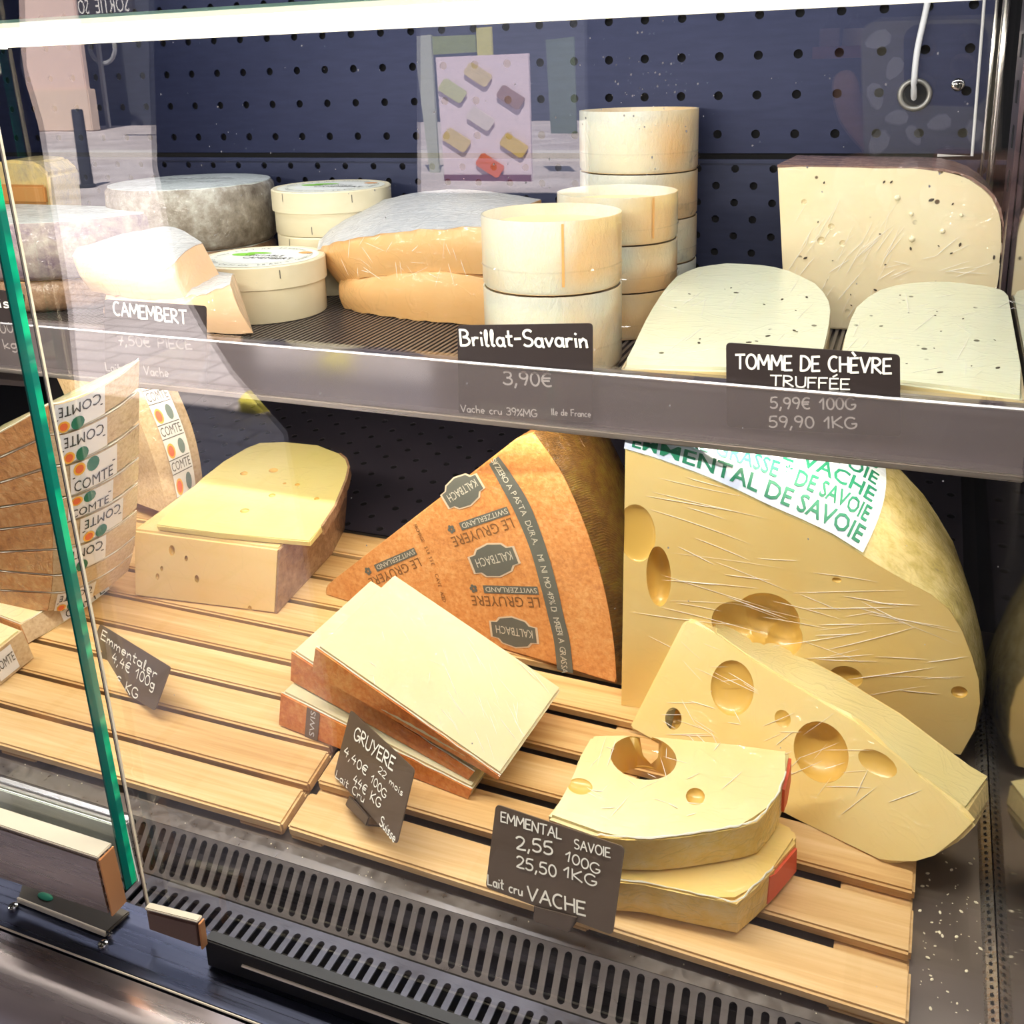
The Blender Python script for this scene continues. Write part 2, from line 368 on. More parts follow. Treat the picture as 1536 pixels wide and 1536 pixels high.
# ---- handwriting in marker strokes
def arc(cx, cy, rx, ry, a0, a1, n=8): return [(cx+rx*math.cos(R(a0+(a1-a0)*i/n)), cy+ry*math.sin(R(a0+(a1-a0)*i/n))) for i in range(n+1)]
HW = {
'A': (.7, [[(0, 0), (.36, 1), (.7, 0)], [(.1, .35), (.62, .38)]]), 'B': (.6, [[(0, 0), (.02, 1)], [(0, 1)]+arc(.2, .77, .28, .23, 80, -90)+arc(.2, .27, .36, .27, 90, -90)+[(0, 0)]]),
'C': (.6, [arc(.36, .5, .36, .5, 60, 300, 12)]), 'D': (.65, [[(.02, 1), (0, 0)], [(0, 1)]+arc(.15, .5, .48, .5, 80, -90, 10)+[(0, 0)]]),
'E': (.5, [[(.5, 1), (0, .97), (0, 0), (.52, .03)], [(0, .5), (.42, .52)]]), 'F': (.5, [[(.5, 1), (0, .97), (0, 0)], [(0, .5), (.42, .52)]]),
'G': (.65, [arc(.36, .5, .36, .5, 50, 330, 12)+[(.68, .45), (.42, .42)]]), 'H': (.6, [[(0, 1), (.02, 0)], [(.58, 1), (.6, 0)], [(0, .5), (.6, .52)]]),
'I': (.08, [[(.03, 1), (.03, 0)]]), 'K': (.6, [[(0, 1), (.02, 0)], [(.55, 1), (.04, .45), (.6, 0)]]), 'L': (.5, [[(0, 1), (.02, 0), (.5, .03)]]),
'M': (.8, [[(0, 0), (.06, 1), (.4, .3), (.72, 1), (.8, 0)]]), 'N': (.65, [[(0, 0), (.03, 1), (.6, 0), (.65, 1)]]), 'O': (.7, [arc(.35, .5, .35, .5, 90, 450, 14)]),
'P': (.55, [[(0, 0), (.02, 1)], [(0, 1)]+arc(.2, .74, .32, .26, 80, -90)+[(.02, .48)]]), 'R': (.6, [[(0, 0), (.02, 1)], [(0, 1)]+arc(.2, .75, .32, .25, 80, -90)+[(.05, .5), (.6, 0)]]),
'S': (.55, [arc(.3, .75, .26, .25, 40, 270, 8)+arc(.26, .25, .28, .25, 90, -140, 8)]), 'T': (.65, [[(0, .97), (.68, 1)], [(.34, 1), (.32, 0)]]),
'U': (.6, [[(0, 1), (.02, .3)]+arc(.3, .28, .28, .28, 190, 350, 8)+[(.6, 1)]]), 'V': (.65, [[(0, 1), (.3, 0), (.66, 1)]]), 'Y': (.6, [[(0, 1), (.3, .5)], [(.62, 1), (.15, -.1)]]),
'È': (.5, [[(.5, 1), (0, .97), (0, 0), (.52, .03)], [(0, .5), (.42, .52)], [(.1, 1.38), (.3, 1.15)]]), 'É': (.5, [[(.5, 1), (0, .97), (0, 0), (.52, .03)], [(0, .5), (.42, .52)], [(.18, 1.15), (.42, 1.38)]]),
'0': (.5, [arc(.26, .5, .25, .5, 90, 450, 12)]), '1': (.35, [[(0, .6), (.28, 1), (.25, 0)]]), '2': (.5, [arc(.24, .74, .24, .25, 160, -20, 8)+[(.3, .35), (0, .03), (.52, 0)]]),
'3': (.48, [arc(.2, .76, .24, .24, 140, -90, 8)+arc(.2, .27, .28, .27, 90, -150, 8)]), '4': (.55, [[(.25, 1), (0, .42), (.52, .45)], [(.42, .75), (.38, 0)]]),
'5': (.52, [[(.52, 1), (.12, .97), (.06, .56)]+arc(.22, .3, .28, .3, 100, -140, 8)]), '7': (.5, [[(0, .97), (.5, 1), (.2, 0)], [(.1, .5), (.5, .52)]]),
'9': (.5, [arc(.24, .74, .23, .26, 10, 360, 10)+[(.46, .5), (.3, 0)]]), ',': (.15, [[(.1, .1), (.0, -.22)]]), '.': (.1, [[(0, 0), (.05, .03)]]), '-': (.35, [[(0, .45), (.35, .47)]]),
'€': (.6, [arc(.38, .5, .34, .5, 60, 300, 12), [(0, .6), (.5, .62)], [(0, .4), (.45, .42)]]), '%': (.6, [[(.6, 1), (0, 0)], arc(.1, .8, .1, .12, 0, 360, 6), arc(.5, .2, .1, .12, 0, 360, 6)]),
'a': (.45, [arc(.2, .27, .2, .26, 60, 400, 10)+[(.42, .5), (.42, .05), (.5, 0)]]), 'c': (.4, [arc(.22, .27, .22, .27, 60, 310, 8)]), 'd': (.48, [arc(.2, .27, .2, .26, 60, 400, 10), [(.45, 1), (.43, 0)]]),
'e': (.42, [[(.02, .28), (.4, .3)]+arc(.21, .28, .2, .26, 10, 310, 10)]), 'h': (.45, [[(0, 1), (.02, 0)], [(.02, .3), (.2, .52), (.38, .4), (.42, 0)]]), 'i': (.1, [[(.03, .5), (.06, 0)], [(.04, .78), (.07, .82)]]),
'k': (.42, [[(0, 1), (.02, 0)], [(.38, .55), (.05, .25), (.42, 0)]]), 'l': (.2, [[(.05, .1), (.14, .8), (.08, 1), (.02, .7), (.08, .05), (.2, .05)]]), 'm': (.65, [[(0, .5), (.03, 0)], [(.03, .3), (.15, .52), (.28, .4), (.3, 0)], [(.3, .3), (.45, .52), (.6, .4), (.62, 0)]]),
'n': (.42, [[(0, .5), (.03, 0)], [(.03, .3), (.2, .52), (.37, .4), (.4, 0)]]), 'o': (.42, [arc(.21, .27, .2, .26, 90, 450, 10)]), 'r': (.35, [[(0, .5), (.03, 0)], [(.03, .28), (.15, .5), (.34, .48)]]),
's': (.36, [arc(.2, .4, .15, .13, 40, 250, 6)+arc(.16, .14, .18, .14, 80, -140, 6)]), 't': (.32, [[(.12, .95), (.12, .08), (.3, .03)], [(-.02, .6), (.32, .62)]]), 'u': (.42, [[(0, .5), (.04, .08), (.2, 0), (.36, .12), (.4, .5), (.42, 0)]]),
'v': (.42, [[(0, .5), (.18, 0), (.42, .52)]]), 'g': (.45, [arc(.2, .27, .2, .24, 60, 400, 10)+[(.42, .5), (.4, -.25), (.2, -.38), (.02, -.28)]]), 'x': (.4, [[(0, .5), (.4, 0)], [(.4, .5), (0, 0)]]), ' ': (.35, [])}
def hand(bm, s, o, ex, ey, size, nor, wd=.13, gap=.16, wmax=None, slope=0.0, jit=.03):
    """marker writing on a plane; ex, ey unit vectors; size = cap height"""
    tot = sum(HW[c][0]+gap for c in s); kx = size if not wmax else wmax/tot; x = 0
    rnd = random.Random(sum(map(ord, s))); cnt = 0
    for c in s:
        w, st = HW[c]; dy = rnd.uniform(-jit, jit)
        for ln in st:
            pts = [(px+x, py+dy) for px, py in ln]
            if len(ln) >= 5:
                q = crspline([(a, b_, 0) for a, b_ in pts], 2); pts = [(v.x, v.y) for v in q]
            P3 = [o+ex*(a*kx)+ey*((b_+a*slope)*size)+nor*.0005 for a, b_ in pts]; r = wd*size/2
            for a, b_ in zip(P3, P3[1:]):
                d = b_-a
                if d.length < 1e-6: continue
                d.normalize(); n = nor.cross(d)*r; cnt += 1; a = a+nor*(3e-6*cnt); b_ = b_+nor*(3e-6*cnt)
                bm.faces.new([bm.verts.new(p) for p in (a-n-d*r*.5, b_-n+d*r*.5, b_+n+d*r*.5, a+n-d*r*.5)])
        x += w+gap
def inpoly(x, y, P):
    ins = False; j = len(P)-1
    for i in range(len(P)):
        if (P[i][1] > y) != (P[j][1] > y) and x < (P[j][0]-P[i][0])*(y-P[i][1])/(P[j][1]-P[i][1])+P[i][0]: ins = not ins
        j = i
    return ins
def creases(name, par, f, uv, n, ang, spread, ln, seed, nor, poly=None):
    """white strands painting the highlight streaks along creases of the cling film; f(u, v) gives face points"""
    rnd = random.Random(seed); bm = B(); u0, v0, u1, v1 = uv
    for k in range(n):
        u, v = rnd.uniform(u0, u1), rnd.uniform(v0, v1); a = R(ang+rnd.gauss(0, spread)); L = ln*rnd.uniform(.3, 1); b = rnd.uniform(-.05, .05)
        if poly and not (inpoly(u, v, poly) and inpoly(u+math.cos(a)*L*1.04, v+math.sin(a)*L*1.04, poly)): continue
        pts = [f(u+math.cos(a)*L*t-math.sin(a)*b*L*t*t, v+math.sin(a)*L*t+math.cos(a)*b*L*t*t)+nor*.0004 for t in (0, .2, .4, .6, .8, 1)]
        w = rnd.uniform(.00008, .00026); tube(bm, pts, [w*.2, w, w*.9, w, w*.7, w*.1], 5)
    o = obj(name, bm, M_GLINT, par, 60); o['kind'] = 'stuff'; return o
def writing(lines, o, ex, ey, nor, mat, parent, name='handwriting'):
    bm = B()
    for s, u, v, size, wmax, slope in lines: hand(bm, s, o+ex*u+ey*v, ex, ey, size, nor, wmax=wmax, slope=slope)
    return obj(name, bm, mat, parent)

# ================================================================== THE CASE
XL = -1.5
def cell(bm, c, ex, ey, w, h, nr, rx, ry, depth, n=12):
    """one rectangular cell of sheet w x h round a stadium hole (half sizes rx, ry) with hole walls; nr = unit normal"""
    inner = []
    for k in range(n):
        a = 2*math.pi*(k+.5)/n; x = rx*math.cos(a); y = rx*math.sin(a)+math.copysign(ry-rx, math.sin(a)); inner.append((x, y))
    P = lambda x, y, d=0: c+ex*x+ey*y-nr*d
    vi = [bm.verts.new(P(*p)) for p in inner]; vd = [bm.verts.new(P(*p, depth)) for p in inner]
    outer = []
    for x, y in inner:
        s = min((w/2)/abs(x) if x else 9e9, (h/2)/abs(y) if y else 9e9); outer.append((x*s, y*s))
    # ring between hole and cell border, corners inserted
    vo = [bm.verts.new(P(*p)) for p in outer]; cs = {}
    for k in range(n):
        k2 = (k+1) % n; a, b_ = outer[k], outer[k2]
        on = lambda p: (abs(abs(p[0])-w/2) < 1e-7, abs(abs(p[1])-h/2) < 1e-7)
        if on(a)[0] != on(b_)[0] or (on(a)[0] and a[0]*b_[0] < 0):
            x = a[0] if on(a)[0] else b_[0]; y = a[1] if on(a)[1] else b_[1]
            cv = bm.verts.new(P(math.copysign(w/2, x), math.copysign(h/2, y))); bm.faces.new((vi[k], vi[k2], vo[k2], cv, vo[k]))
        elif on(a)[1] and on(b_)[1] and a[1]*b_[1] < 0:
            x = math.copysign(w/2, a[0]); c2 = bm.verts.new(P(x, b_[1])); c1 = bm.verts.new(P(x, a[1])); bm.faces.new((vi[k], vi[k2], vo[k2], c2, c1, vo[k]))
        else: bm.faces.new((vi[k], vi[k2], vo[k2], vo[k]))
        bm.faces.new((vi[k2], vi[k], vd[k], vd[k2]))
EX, EY, EZ = Vector((1, 0, 0)), Vector((0, 1, 0)), Vector((0, 0, 1))
bm = B(); p = .0366; NR = Vector((0, -1, 0))
zt = .0087+3.5*p; zs = -.0650-.5*p           # upper perforated sheet from zs up
for i in range(41):
    x = -.0709+3*p-p*i
    for j in range(6): cell(bm, Vector((x, 1.0, zt-p*(j+.5))), EX, EZ, p, p, NR, .0043, .0043, .002)
o = struct(obj('wall_back', bm, M_NAVY))
bm = B(); q = p/2
for i in range(82):
    for j in range(29):
        c = Vector((-.0709+3.5*p-q*i, .9985, zs-.006-.0166*(j+.5)))
        if (i+j) % 2 == 0: cell(bm, c, EX, EZ, q, .0166, NR, .0040, .0040, .002, 8)
        else: bm.faces.new([bm.verts.new(c+EX*a*q/2+EZ*b_*.0083) for a, b_ in ((-1, -1), (1, -1), (1, 1), (-1, 1))])
box(bm, (XL, .9965, zs-.009), (WX, 1.0, zs-.005))
_t = NT('lower_panel'); struct(obj('wall_back_lower', bm, _t.set(Base=_t.mix(_t.noise(30, _t.map((1, 1, 6)), 4), (.018, .024, .058), (.036, .042, .095)), Roughness=.45, Metallic=.4)))
bm = B(); box(bm, (XL, 1.008, -.62), (WX+.02, 1.02, .2)); struct(obj('trim_1', bm, M_BLACK))
bm = B(); box(bm, (XL, .33, .15), (WX+.02, 1.02, .165)); struct(obj('ceiling', bm, M_NAVY))
bm = B(); prism(bm, [Vector((XL, y, z)) for y, z in ((.33, -.7), (1.02, -.7), (1.02, .165), (.33, .165))], [Vector((XL-.02, y, z)) for y, z in ((.33, -.7), (1.02, -.7), (1.02, .165), (.33, .165))]); struct(obj('wall_left', bm, M_NAVY))
bm = B(); box(bm, (WX, .312, -.62), (WX+.012, 1.02, .165)); struct(obj('wall_right', bm, M_MIRROR))
HD = -.0135
bm = B(); prism(bm, [dp(XL, .345, HD-.004), dp(WX, .345, HD-.004), dp(WX, 1.2, HD-.004), dp(XL, 1.2, HD-.004)], [dp(XL, .345, HD), dp(WX, .345, HD), dp(WX, 1.2, HD), dp(XL, 1.2, HD)])
struct(obj('floor', bm, M_DECK))
bm = B(); rows_ = 19; cols_ = 48; pw = .0183; ph = .0170
for i in range(cols_):
    for j in range(rows_):
        c = dp(WX-.011-pw*(i+.5), .664+ph*(j+.5), HD+.0016)
        if (i+j) % 2 == 0: cell(bm, c, XD, VD, pw, ph, ND, .0038, .0038, .0014, 8)
        else: bm.faces.new([bm.verts.new(c+XD*a*pw/2+VD*b_*ph/2) for a, b_ in ((-1, -1), (1, -1), (1, 1), (-1, 1))])
_t = NT('rear_plate'); tag(obj('perforated_plate', bm, _t.set(Base=_t.mix(_t.noise(20, None, 4), (.05, .045, .07), (.10, .085, .12)), Roughness=.45, Metallic=.3)), 'dark perforated plate rising behind the wooden trays', 'plate')
bm = B(); prism(bm, [dp(XL, .664, HD+.0002), dp(WX, .664, HD+.0002), dp(WX, .995, HD+.0002), dp(XL, .995, HD+.0002)], [dp(XL, .664, HD+.0004), dp(WX, .664, HD+.0004), dp(WX, .995, HD+.0004), dp(XL, .995, HD+.0004)]); struct(obj('trim_3', bm, M_BLACK))
# perforated edge strip where the floor meets the side wall
t = thing('edge_strip', 'pale perforated metal strip along the foot of the right side wall', 'trim')
bm = B(); prism(bm, [dp(WX-.007, .345, HD), dp(WX-.0005, .345, HD), dp(WX-.0005, .62, HD), dp(WX-.007, .62, HD)], [dp(WX-.0055, .345, HD+.002), dp(WX-.0005, .345, HD+.006), dp(WX-.0005, .62, HD+.006), dp(WX-.0055, .62, HD+.002)]); obj('strip', bm, steel('pale_steel', (.5, .48, .46), .3), t)
bm = B()
for i in range(60):
    c = dp(WX-.0035, .352+i*.0044, HD+.0042)
    bm.faces.new([bm.verts.new(c+XD*a*.0007+VD*b_*.0009+ND*a*.0006) for a, b_ in ((-1, -1), (1, -1), (1, 1), (-1, 1))])
obj('perforation', bm, M_BLACK, t)['kind'] = 'stuff'
# crumbs on the floor
bm = B()
for i in range(70):
    x = random.uniform(.033, .066); v = random.uniform(.35, .46); c = dp(x, v, HD+.0004); s = random.choice((.0003, .0004, .0006, .0009))
    bmesh.ops.create_icosphere(bm, subdivisions=1, radius=s, matrix=Matrix.Translation(c) @ Matrix.Rotation(random.random()*3, 4, 'Z') @ Matrix.Diagonal((1, 1.6, .6, 1)))
for i in range(40):
    c = dp(random.uniform(-.6, 0), random.uniform(.338, .347), HD+.0004); bmesh.ops.create_icosphere(bm, subdivisions=1, radius=random.choice((.0003, .0005)), matrix=Matrix.Translation(c))
o = obj('crumbs', bm, plain('crumb', (.85, .78, .6), .8)); o['kind'] = 'stuff'; o['label'] = 'small cheese crumbs scattered on the dark floor of the case'; o['category'] = 'crumbs'
# ---- air grille: sloping slotted face, then a flat slotted row, then the rise to the glass channel
g = thing('air_grille', 'slotted steel air return grille between wooden trays and glass', 'grille')
prof = [dp(0, .346, HD), Vector((0, .447, -.4965)), Vector((0, .4265, -.5200)), Vector((0, .3700, -.5200))]
gp = .00868; N = 105; bm = B()
a, b_ = prof[1], prof[2]; ey = (a-b_).normalized(); nn = Vector((1, 0, 0)).cross(ey).normalized(); L = (a-b_).length
for i in range(N):
    x = -.8325+gp*i
    if x+gp > WX: break
    cell(bm, (a+b_)/2+EX*x, EX, ey, gp, L*.98, nn, .0023, L*.43, .0012, 16)
obj('sloping_plate', bm, M_GRILL, g)
bm = B(); ey2 = Vector((0, 1, 0))
for i in range(N):
    x = -.8325+gp*(i+.3)
    if x+gp > WX: break
    cell(bm, Vector((x, .4105, -.5203)), EX, EY, gp, .031, EZ, .0023, .0095, .0012, 12)
obj('flat_plate', bm, steel('dusty_steel', (.17, .17, .21), .4, (20, 20, 20)), g)
bm = B(); P0 = prof[0]
for (a, c_) in ((P0, prof[1]), (Vector((0, .3955, -.5203)), Vector((0, .33, -.50))), (Vector((0, .33, -.50)), Vector((0, .312, -.41)))):
    prism(bm, [Vector((XL, a.y, a.z)), Vector((WX, a.y, a.z)), Vector((WX, c_.y, c_.z)), Vector((XL, c_.y, c_.z))], [Vector((XL, a.y, a.z-.0012)), Vector((WX, a.y, a.z-.0012)), Vector((WX, c_.y, c_.z-.0012)), Vector((XL, c_.y, c_.z-.0012))])
obj('frame', bm, M_GRILL, g)
bm = B(); box(bm, (XL, .33, -.62), (WX, .60, -.60)); box(bm, (XL, .505, -.60), (WX, .52, -.505)); obj('duct', bm, M_BLACK, g)
for k in range(3):
    bm = B(); tube(bm, [Vector((XL, .43+.022*k, -.565+.012*k)), Vector((WX, .43+.022*k, -.565+.012*k))], .007, 10); obj('coil_pipe', bm, plain('dull_pipe', (.10, .09, .08), .5, .4), g)
# ---- glass channel, sill and bumper
t = thing('glass_channel', 'black channel rail holding the foot of the right glass pane', 'rail')
bm = B(); box(bm, (-.283, .294, -.402), (WX+.03, .300, -.3865), .0006); obj('channel', bm, M_DKP, t)
bm = B(); tube(bm, [Vector((-.262, .2935, -.3937)), Vector((WX+.03, .2935, -.3937))], .0007, 6); obj('gasket', bm, M_CREAM, t)
t = thing('front_sill', 'bluish polished steel sill in front of the glass', 'sill')
bm = B()
prism(bm, [Vector((XL, y, z)) for y, z in ((.312, -.403), (.278, -.403), (.278, -.42), (.312, -.42))], [Vector((WX+.1, y, z)) for y, z in ((.312, -.403), (.278, -.403), (.278, -.42), (.312, -.42))], .0006)
obj('sill_plate', bm, M_SILL, t)
bm = B(); pr = [(.2762, -.4035), (.268, -.4030), (.258, -.4045), (.248, -.409), (.240, -.417), (.235, -.43), (.232, -.45), (.232, -.49), (.2762, -.49)]
prism(bm, [Vector((XL, y, z)) for y, z in pr], [Vector((WX+.1, y, z)) for y, z in pr]); obj('bumper', bm, steel('bumper_steel', (.30, .26, .27), .3, (1, 20, 20)), t, 40)
bm = B(); box(bm, (XL, .270, -.43), (WX+.1, .283, -.4085)); obj('groove', bm, M_BLACK, t)
bm = B(); tube(bm, [Vector((XL, .2775, -.4028)), Vector((WX+.1, .2775, -.4028))], .0005, 6); obj('seam_bead', bm, M_CREAM, t)
# ---- glass panes
ex_ = lambda z: -.3290+(z+.381)*(-.045)
def pane(name, label, xa, xb, y0, y1, z0, z1):
    o = slabm(name, [Vector((xa(z0), y0, z0)), Vector((xb(z0), y0, z0)), Vector((xb(z0), y1, z0)), Vector((xa(z0), y1, z0))], [Vector((xa(z1), y0, z1)), Vector((xb(z1), y0, z1)), Vector((xb(z1), y1, z1)), Vector((xa(z1), y1, z1))], M_GLASS, None, 0, None)
    return tag(o, label, 'glass pane')
gl = pane('front_glass', 'left front glass pane with a bright green cut edge', lambda z: XL, ex_, .2955, .3025, -.375, .13)
gr_ = pane('front_glass', 'large right front glass pane over the cheeses', lambda z: ex_(z)+.0085, lambda z: WX+.03, .2995, .3065, -.395, .13)
def edge(par, x0, x1, y0, y1, z0, z1, mat, name='cut_edge'):
    f = lambda z, d: ex_(z)+d
    return slabm(name, [Vector((f(z0, x0), y0, z0)), Vector((f(z0, x1), y0, z0)), Vector((f(z0, x1), y1, z0)), Vector((f(z0, x0), y1, z0))], [Vector((f(z1, x0), y0, z1)), Vector((f(z1, x1), y0, z1)), Vector((f(z1, x1), y1, z1)), Vector((f(z1, x0), y1, z1))], mat, par, 0, None)
t_ = NT('green_edge'); t_v = t_.noise(18, t_.map((1, 1, 3)), 2)
M_EDGE = t_.set(Base=t_.mix(t_.ramp(t_v, [(.45, 0.), (.6, 1.)]), (.0, .16, .12), (.0, .50, .24)), Roughness=.12, Coat=1.0)
edge(gl, .0001, .0012, .2955, .2992, -.375, .13, plain('dark_green_edge', (.0, .11, .085), .1), 'cut_edge'); edge(gl, .0001, .0012, .2992, .3025, -.375, .13, M_EDGE, 'cut_edge')
edge(gr_, .0076, .0085, .2995, .3007, -.395, .13, M_CREAM, 'cut_edge'); edge(gr_, .0070, .0076, .2995, .3007, -.395, .13, M_DKP, 'edge_seal')
# specks and dried drops on the big pane
bm = B(); rnd = random.Random(21)
for k in range(150):
    px, py = rnd.choice(((rnd.uniform(230, 1480), rnd.uniform(60, 330)), (rnd.uniform(60, 1500), rnd.uniform(40, 1500)), (rnd.gauss(960, 60), rnd.gauss(150, 60))))
    c = onY(px, py, .2992); r = rnd.choice((.00015, .0002, .0003)); ql = [c+EX*r*math.cos(q)*rnd.uniform(.7, 1.2)+EZ*r*math.sin(q)*rnd.uniform(.8, 1.6) for q in [k_*1.047 for k_ in range(6)]]
    bm.faces.new([bm.verts.new(v) for v in ql])
obj('dried_specks', bm, plain('speck_white', (.75, .75, .75), .6), gr_)['kind'] = 'stuff'
# ---- clamps
def clamp(label, TL, TR, BR, BL, yf, th, yb, mat, foot=None):
    t = thing('glass_clamp', label, 'clamp')
    q = [onY(*c, yf) for c in (BL, BR, TR, TL)]; sh = Vector((0, th, 0))
    slabm('front_plate', q, [v+sh for v in q], mat, t, .0012)
    top = [q[3], q[2], q[2]+sh, q[3]+sh]; slabm('top_plate', [v+EZ*.0002 for v in top], [v+EZ*.0016 for v in top], M_CREAM, t, .0004)
    slabm('side_plate', [q[1]+EX*.0002, q[1]+sh+EX*.0002, q[2]+sh+EX*.0002, q[2]+EX*.0002], [q[1]+EX*.0012, q[1]+sh+EX*.0012, q[2]+sh+EX*.0012, q[2]+EX*.0012], plain('copper_edge', (.72, .36, .16), .3, .7), t, .0002)
    if yb:
        k = [v+Vector((0, yb-yf, .004)) for v in q]
        slabm('rear_plate', k, [v+Vector((0, .005, 0)) for v in k], steel('pale_clamp', (.62, .60, .60), .3), t, .0012)
        slabm('rubber_pad', [v+Vector((0, -.0018, -.002)) for v in k], [v+Vector((0, -.0004, -.002)) for v in k], plain('clear_rubber', (.6, .66, .62), .3), t, .0004)
    return t
t = clamp('large steel clamp block gripping the left glass pane', (-60, 1222), (146, 1290), (166, 1374), (-40, 1306), .284, .0095, .3045, M_CLAMP)
bp = [onZ(x, y, -.4025) for x, y in ((28, 1352), (160, 1404), (196, 1372), (40, 1312))]
slabm('base_plate', bp, [v+EZ*.0022 for v in bp], plain('dark_base', (.05, .04, .03), .5, .3), t, .0006)
slabm('base_rim', [bp[0]-EY*.001, bp[1]-EY*.001, bp[1]+EY*.0002, bp[0]+EY*.0002], [v+EZ*.0030 for v in (bp[0]-EY*.001, bp[1]-EY*.001, bp[1]+EY*.0002, bp[0]+EY*.0002)], M_CREAM, t, .0003)
for (x, y) in ((20, 1362), (155, 1419), (165, 1404)):
    c = onZ(x, y, -.4020); s = .0022 if y != 1404 else .0013; bm = B(); lathe(bm, [(0, -.002), (s, -.002), (s*1.15, 0), (s, .0009), (0, .0013)], c+EZ*.0008, 20)
    sc = obj('screw', bm, M_CHROME, t, 40)
    bm = B()
    for d in ((1, 0), (0, 1)): box(bm, (c.x-.0014*d[0]-.0003, c.y-.0014*d[1]-.0003, c.z+.0019), (c.x+.0014*d[0]+.0003, c.y+.0014*d[1]+.0003, c.z+.0022))
    obj('cross_slot', bm, M_BLACK, sc)
c = onZ(68, 1345, -.400); bm = B(); bmesh.ops.create_icosphere(bm, subdivisions=2, radius=.0028, matrix=Matrix.Translation(c) @ Matrix.Diagonal((1.8, .7, .6, 1))); obj('green_residue', bm, plain('green_blob', (.03, .35, .2), .3), t, 60)
clamp('small steel clamp at the corner of the right pane', (217, 1366), (296, 1386), (301, 1424), (222, 1396), .290, .0038, None, plain('speckled_clamp', (.30, .20, .17), .35, .8))
# ---- upper shelf with its price rail
_t = NT('rail_cover'); _t.n.remove(_t.b)
_tr = _t.node('ShaderNodeBsdfTransparent', {'Color': (.92, .91, .93, 1)}); _df = _t.node('ShaderNodeBsdfDiffuse', {'Color': (.34, .29, .30, 1)}); _gl = _t.node('ShaderNodeBsdfGlossy', {'Roughness': .08})
_m1 = _t.node('ShaderNodeMixShader', {0: .20, 1: _tr.outputs[0], 2: _df.outputs[0]}); _m2 = _t.node('ShaderNodeMixShader', {0: .08, 1: _m1.outputs[0], 2: _gl.outputs[0]}); _t.l.new(_m2.outputs[0], _t.out.inputs[0]); COVER = _t.m  # grey diffuse share imitates the haze of bright reflections on the cover
s = thing('display_shelf', 'dark ribbed shelf across the case with a price rail', 'shelf')
bm = B(); box(bm, (XL, .628, -.2375), (WX-.002, .965, ZS-.0025)); obj('shelf_plate', bm, M_SHELF, s)
bm = B()
for i in range(300):
    x = XL+.002+i*.00522
    if x > WX-.004: break
    box(bm, (x, .632, ZS-.0026), (x+.0026, .96, ZS))
obj('ribbing', bm, plain('rib_steel', (.16, .135, .125), .3, .6), s)['kind'] = 'stuff'
bm = B(); box(bm, (XL, .622, -.238), (WX-.001, .628, -.1965), .0008); obj('rail_back', bm, M_RAIL, s)
M_BEAD = plain('bead', (.62, .62, .68), .2, .6)
bm = B(); box(bm, (XL, .6125, -.1968), (WX-.001, .628, -.1945), .0006); obj('top_bead', bm, M_ACR, s)
bm = B(); tube(bm, [Vector((XL, .6127, -.1960)), Vector((WX-.001, .6127, -.1960))], .0012, 6); obj('top_trim', bm, M_BEAD, s)
bm = B(); box(bm, (XL, .6095, -.2400), (WX-.001, .628, -.2355), .0008); obj('bottom_ledge', bm, steel('ledge', (.60, .54, .50), .35), s)
bm = B(); box(bm, (XL, .6115, -.2355), (WX-.001, .6132, -.1960)); obj('clear_cover', bm, COVER, s)
# ---- LED bar
t = thing('light_bar', 'long cream LED light bar across the top of the case', 'lamp')
zb = .0285; bm = B(); box(bm, (-.4915, .444, zb-.0065), (WX, .456, zb+.0065), .003); obj('diffuser', bm, M_LED, t, 40)
bm = B(); box(bm, (-.4990, .443, zb-.0072), (-.4900, .457, zb+.0070), .003); obj('end_cap', bm, plain('end_cap_cream', (.80, .76, .66), .4, EC=(1, .9, .74), ES=.35), t, 40)
bm = B(); box(bm, (-.499, .446, zb+.0066), (WX, .454, zb+.0082)); obj('mounting_strip', bm, plain('green_glass_trim', (.35, .62, .55), .2), t)
# ---- right-hand fittings
t = thing('slotted_upright', 'slotted dark shelving upright against the right side wall', 'upright')
bm = B(); box(bm, (WX-.004, .845, -.215), (WX-.0005, .905, .14), .0006); obj('channel', bm, plain('purple_steel', (.12, .085, .10), .3, .8), t)
for k in range(15):
    z = .055-.0335*k+.045
    if z < -.17: break
    bm = B(); box(bm, (WX-.0046, .866, z), (WX-.0041, .876, z+.017)); obj('slot', bm, M_BLACK, t)
t = thing('corner_post', 'polished vertical corner trim at the back right corner', 'trim')
bm = B(); tube(bm, [Vector((.064, .99, .14)), Vector((.064, .99, -.55))], .0035, 10); tube(bm, [Vector((.0565, .992, .14)), Vector((.0565, .992, -.55))], .0018, 8); obj('post', bm, M_CHROME, t, 40)
t = thing('power_cable', 'white power cable hanging into a round grommet on back panel', 'cable')
bm = B(); tube(bm, crspline([onY(1398, -30, .985), onY(1388, 20, .985), onY(1376, 75, .985), onY(1371, 125, .988), onY(1371, 155, 1.004)], 4), .0027, 8); obj('cable', bm, plain('white_pvc', (.85, .86, .88), .4), t, 50)
c = onY(1372, 142, .9975); bm = B(); bmesh.ops.create_circle
for k in range(24):
    pass
def torus(bm, c, R_, r, ax='Y', n=28, m=8):
    L = []
    for i in range(n):
        a = 2*math.pi*i/n; d = Vector((math.cos(a), 0, math.sin(a))) if ax == 'Y' else Vector((math.cos(a), math.sin(a), 0)); nz = EY if ax == 'Y' else EZ
        L.append([bm.verts.new(c+d*(R_+r*math.cos(2*math.pi*k/m))+nz*r*math.sin(2*math.pi*k/m)) for k in range(m)])
    for i in range(n):
        for k in range(m): bm.faces.new((L[i][k], L[(i+1) % n][k], L[(i+1) % n][(k+1) % m], L[i][(k+1) % m]))
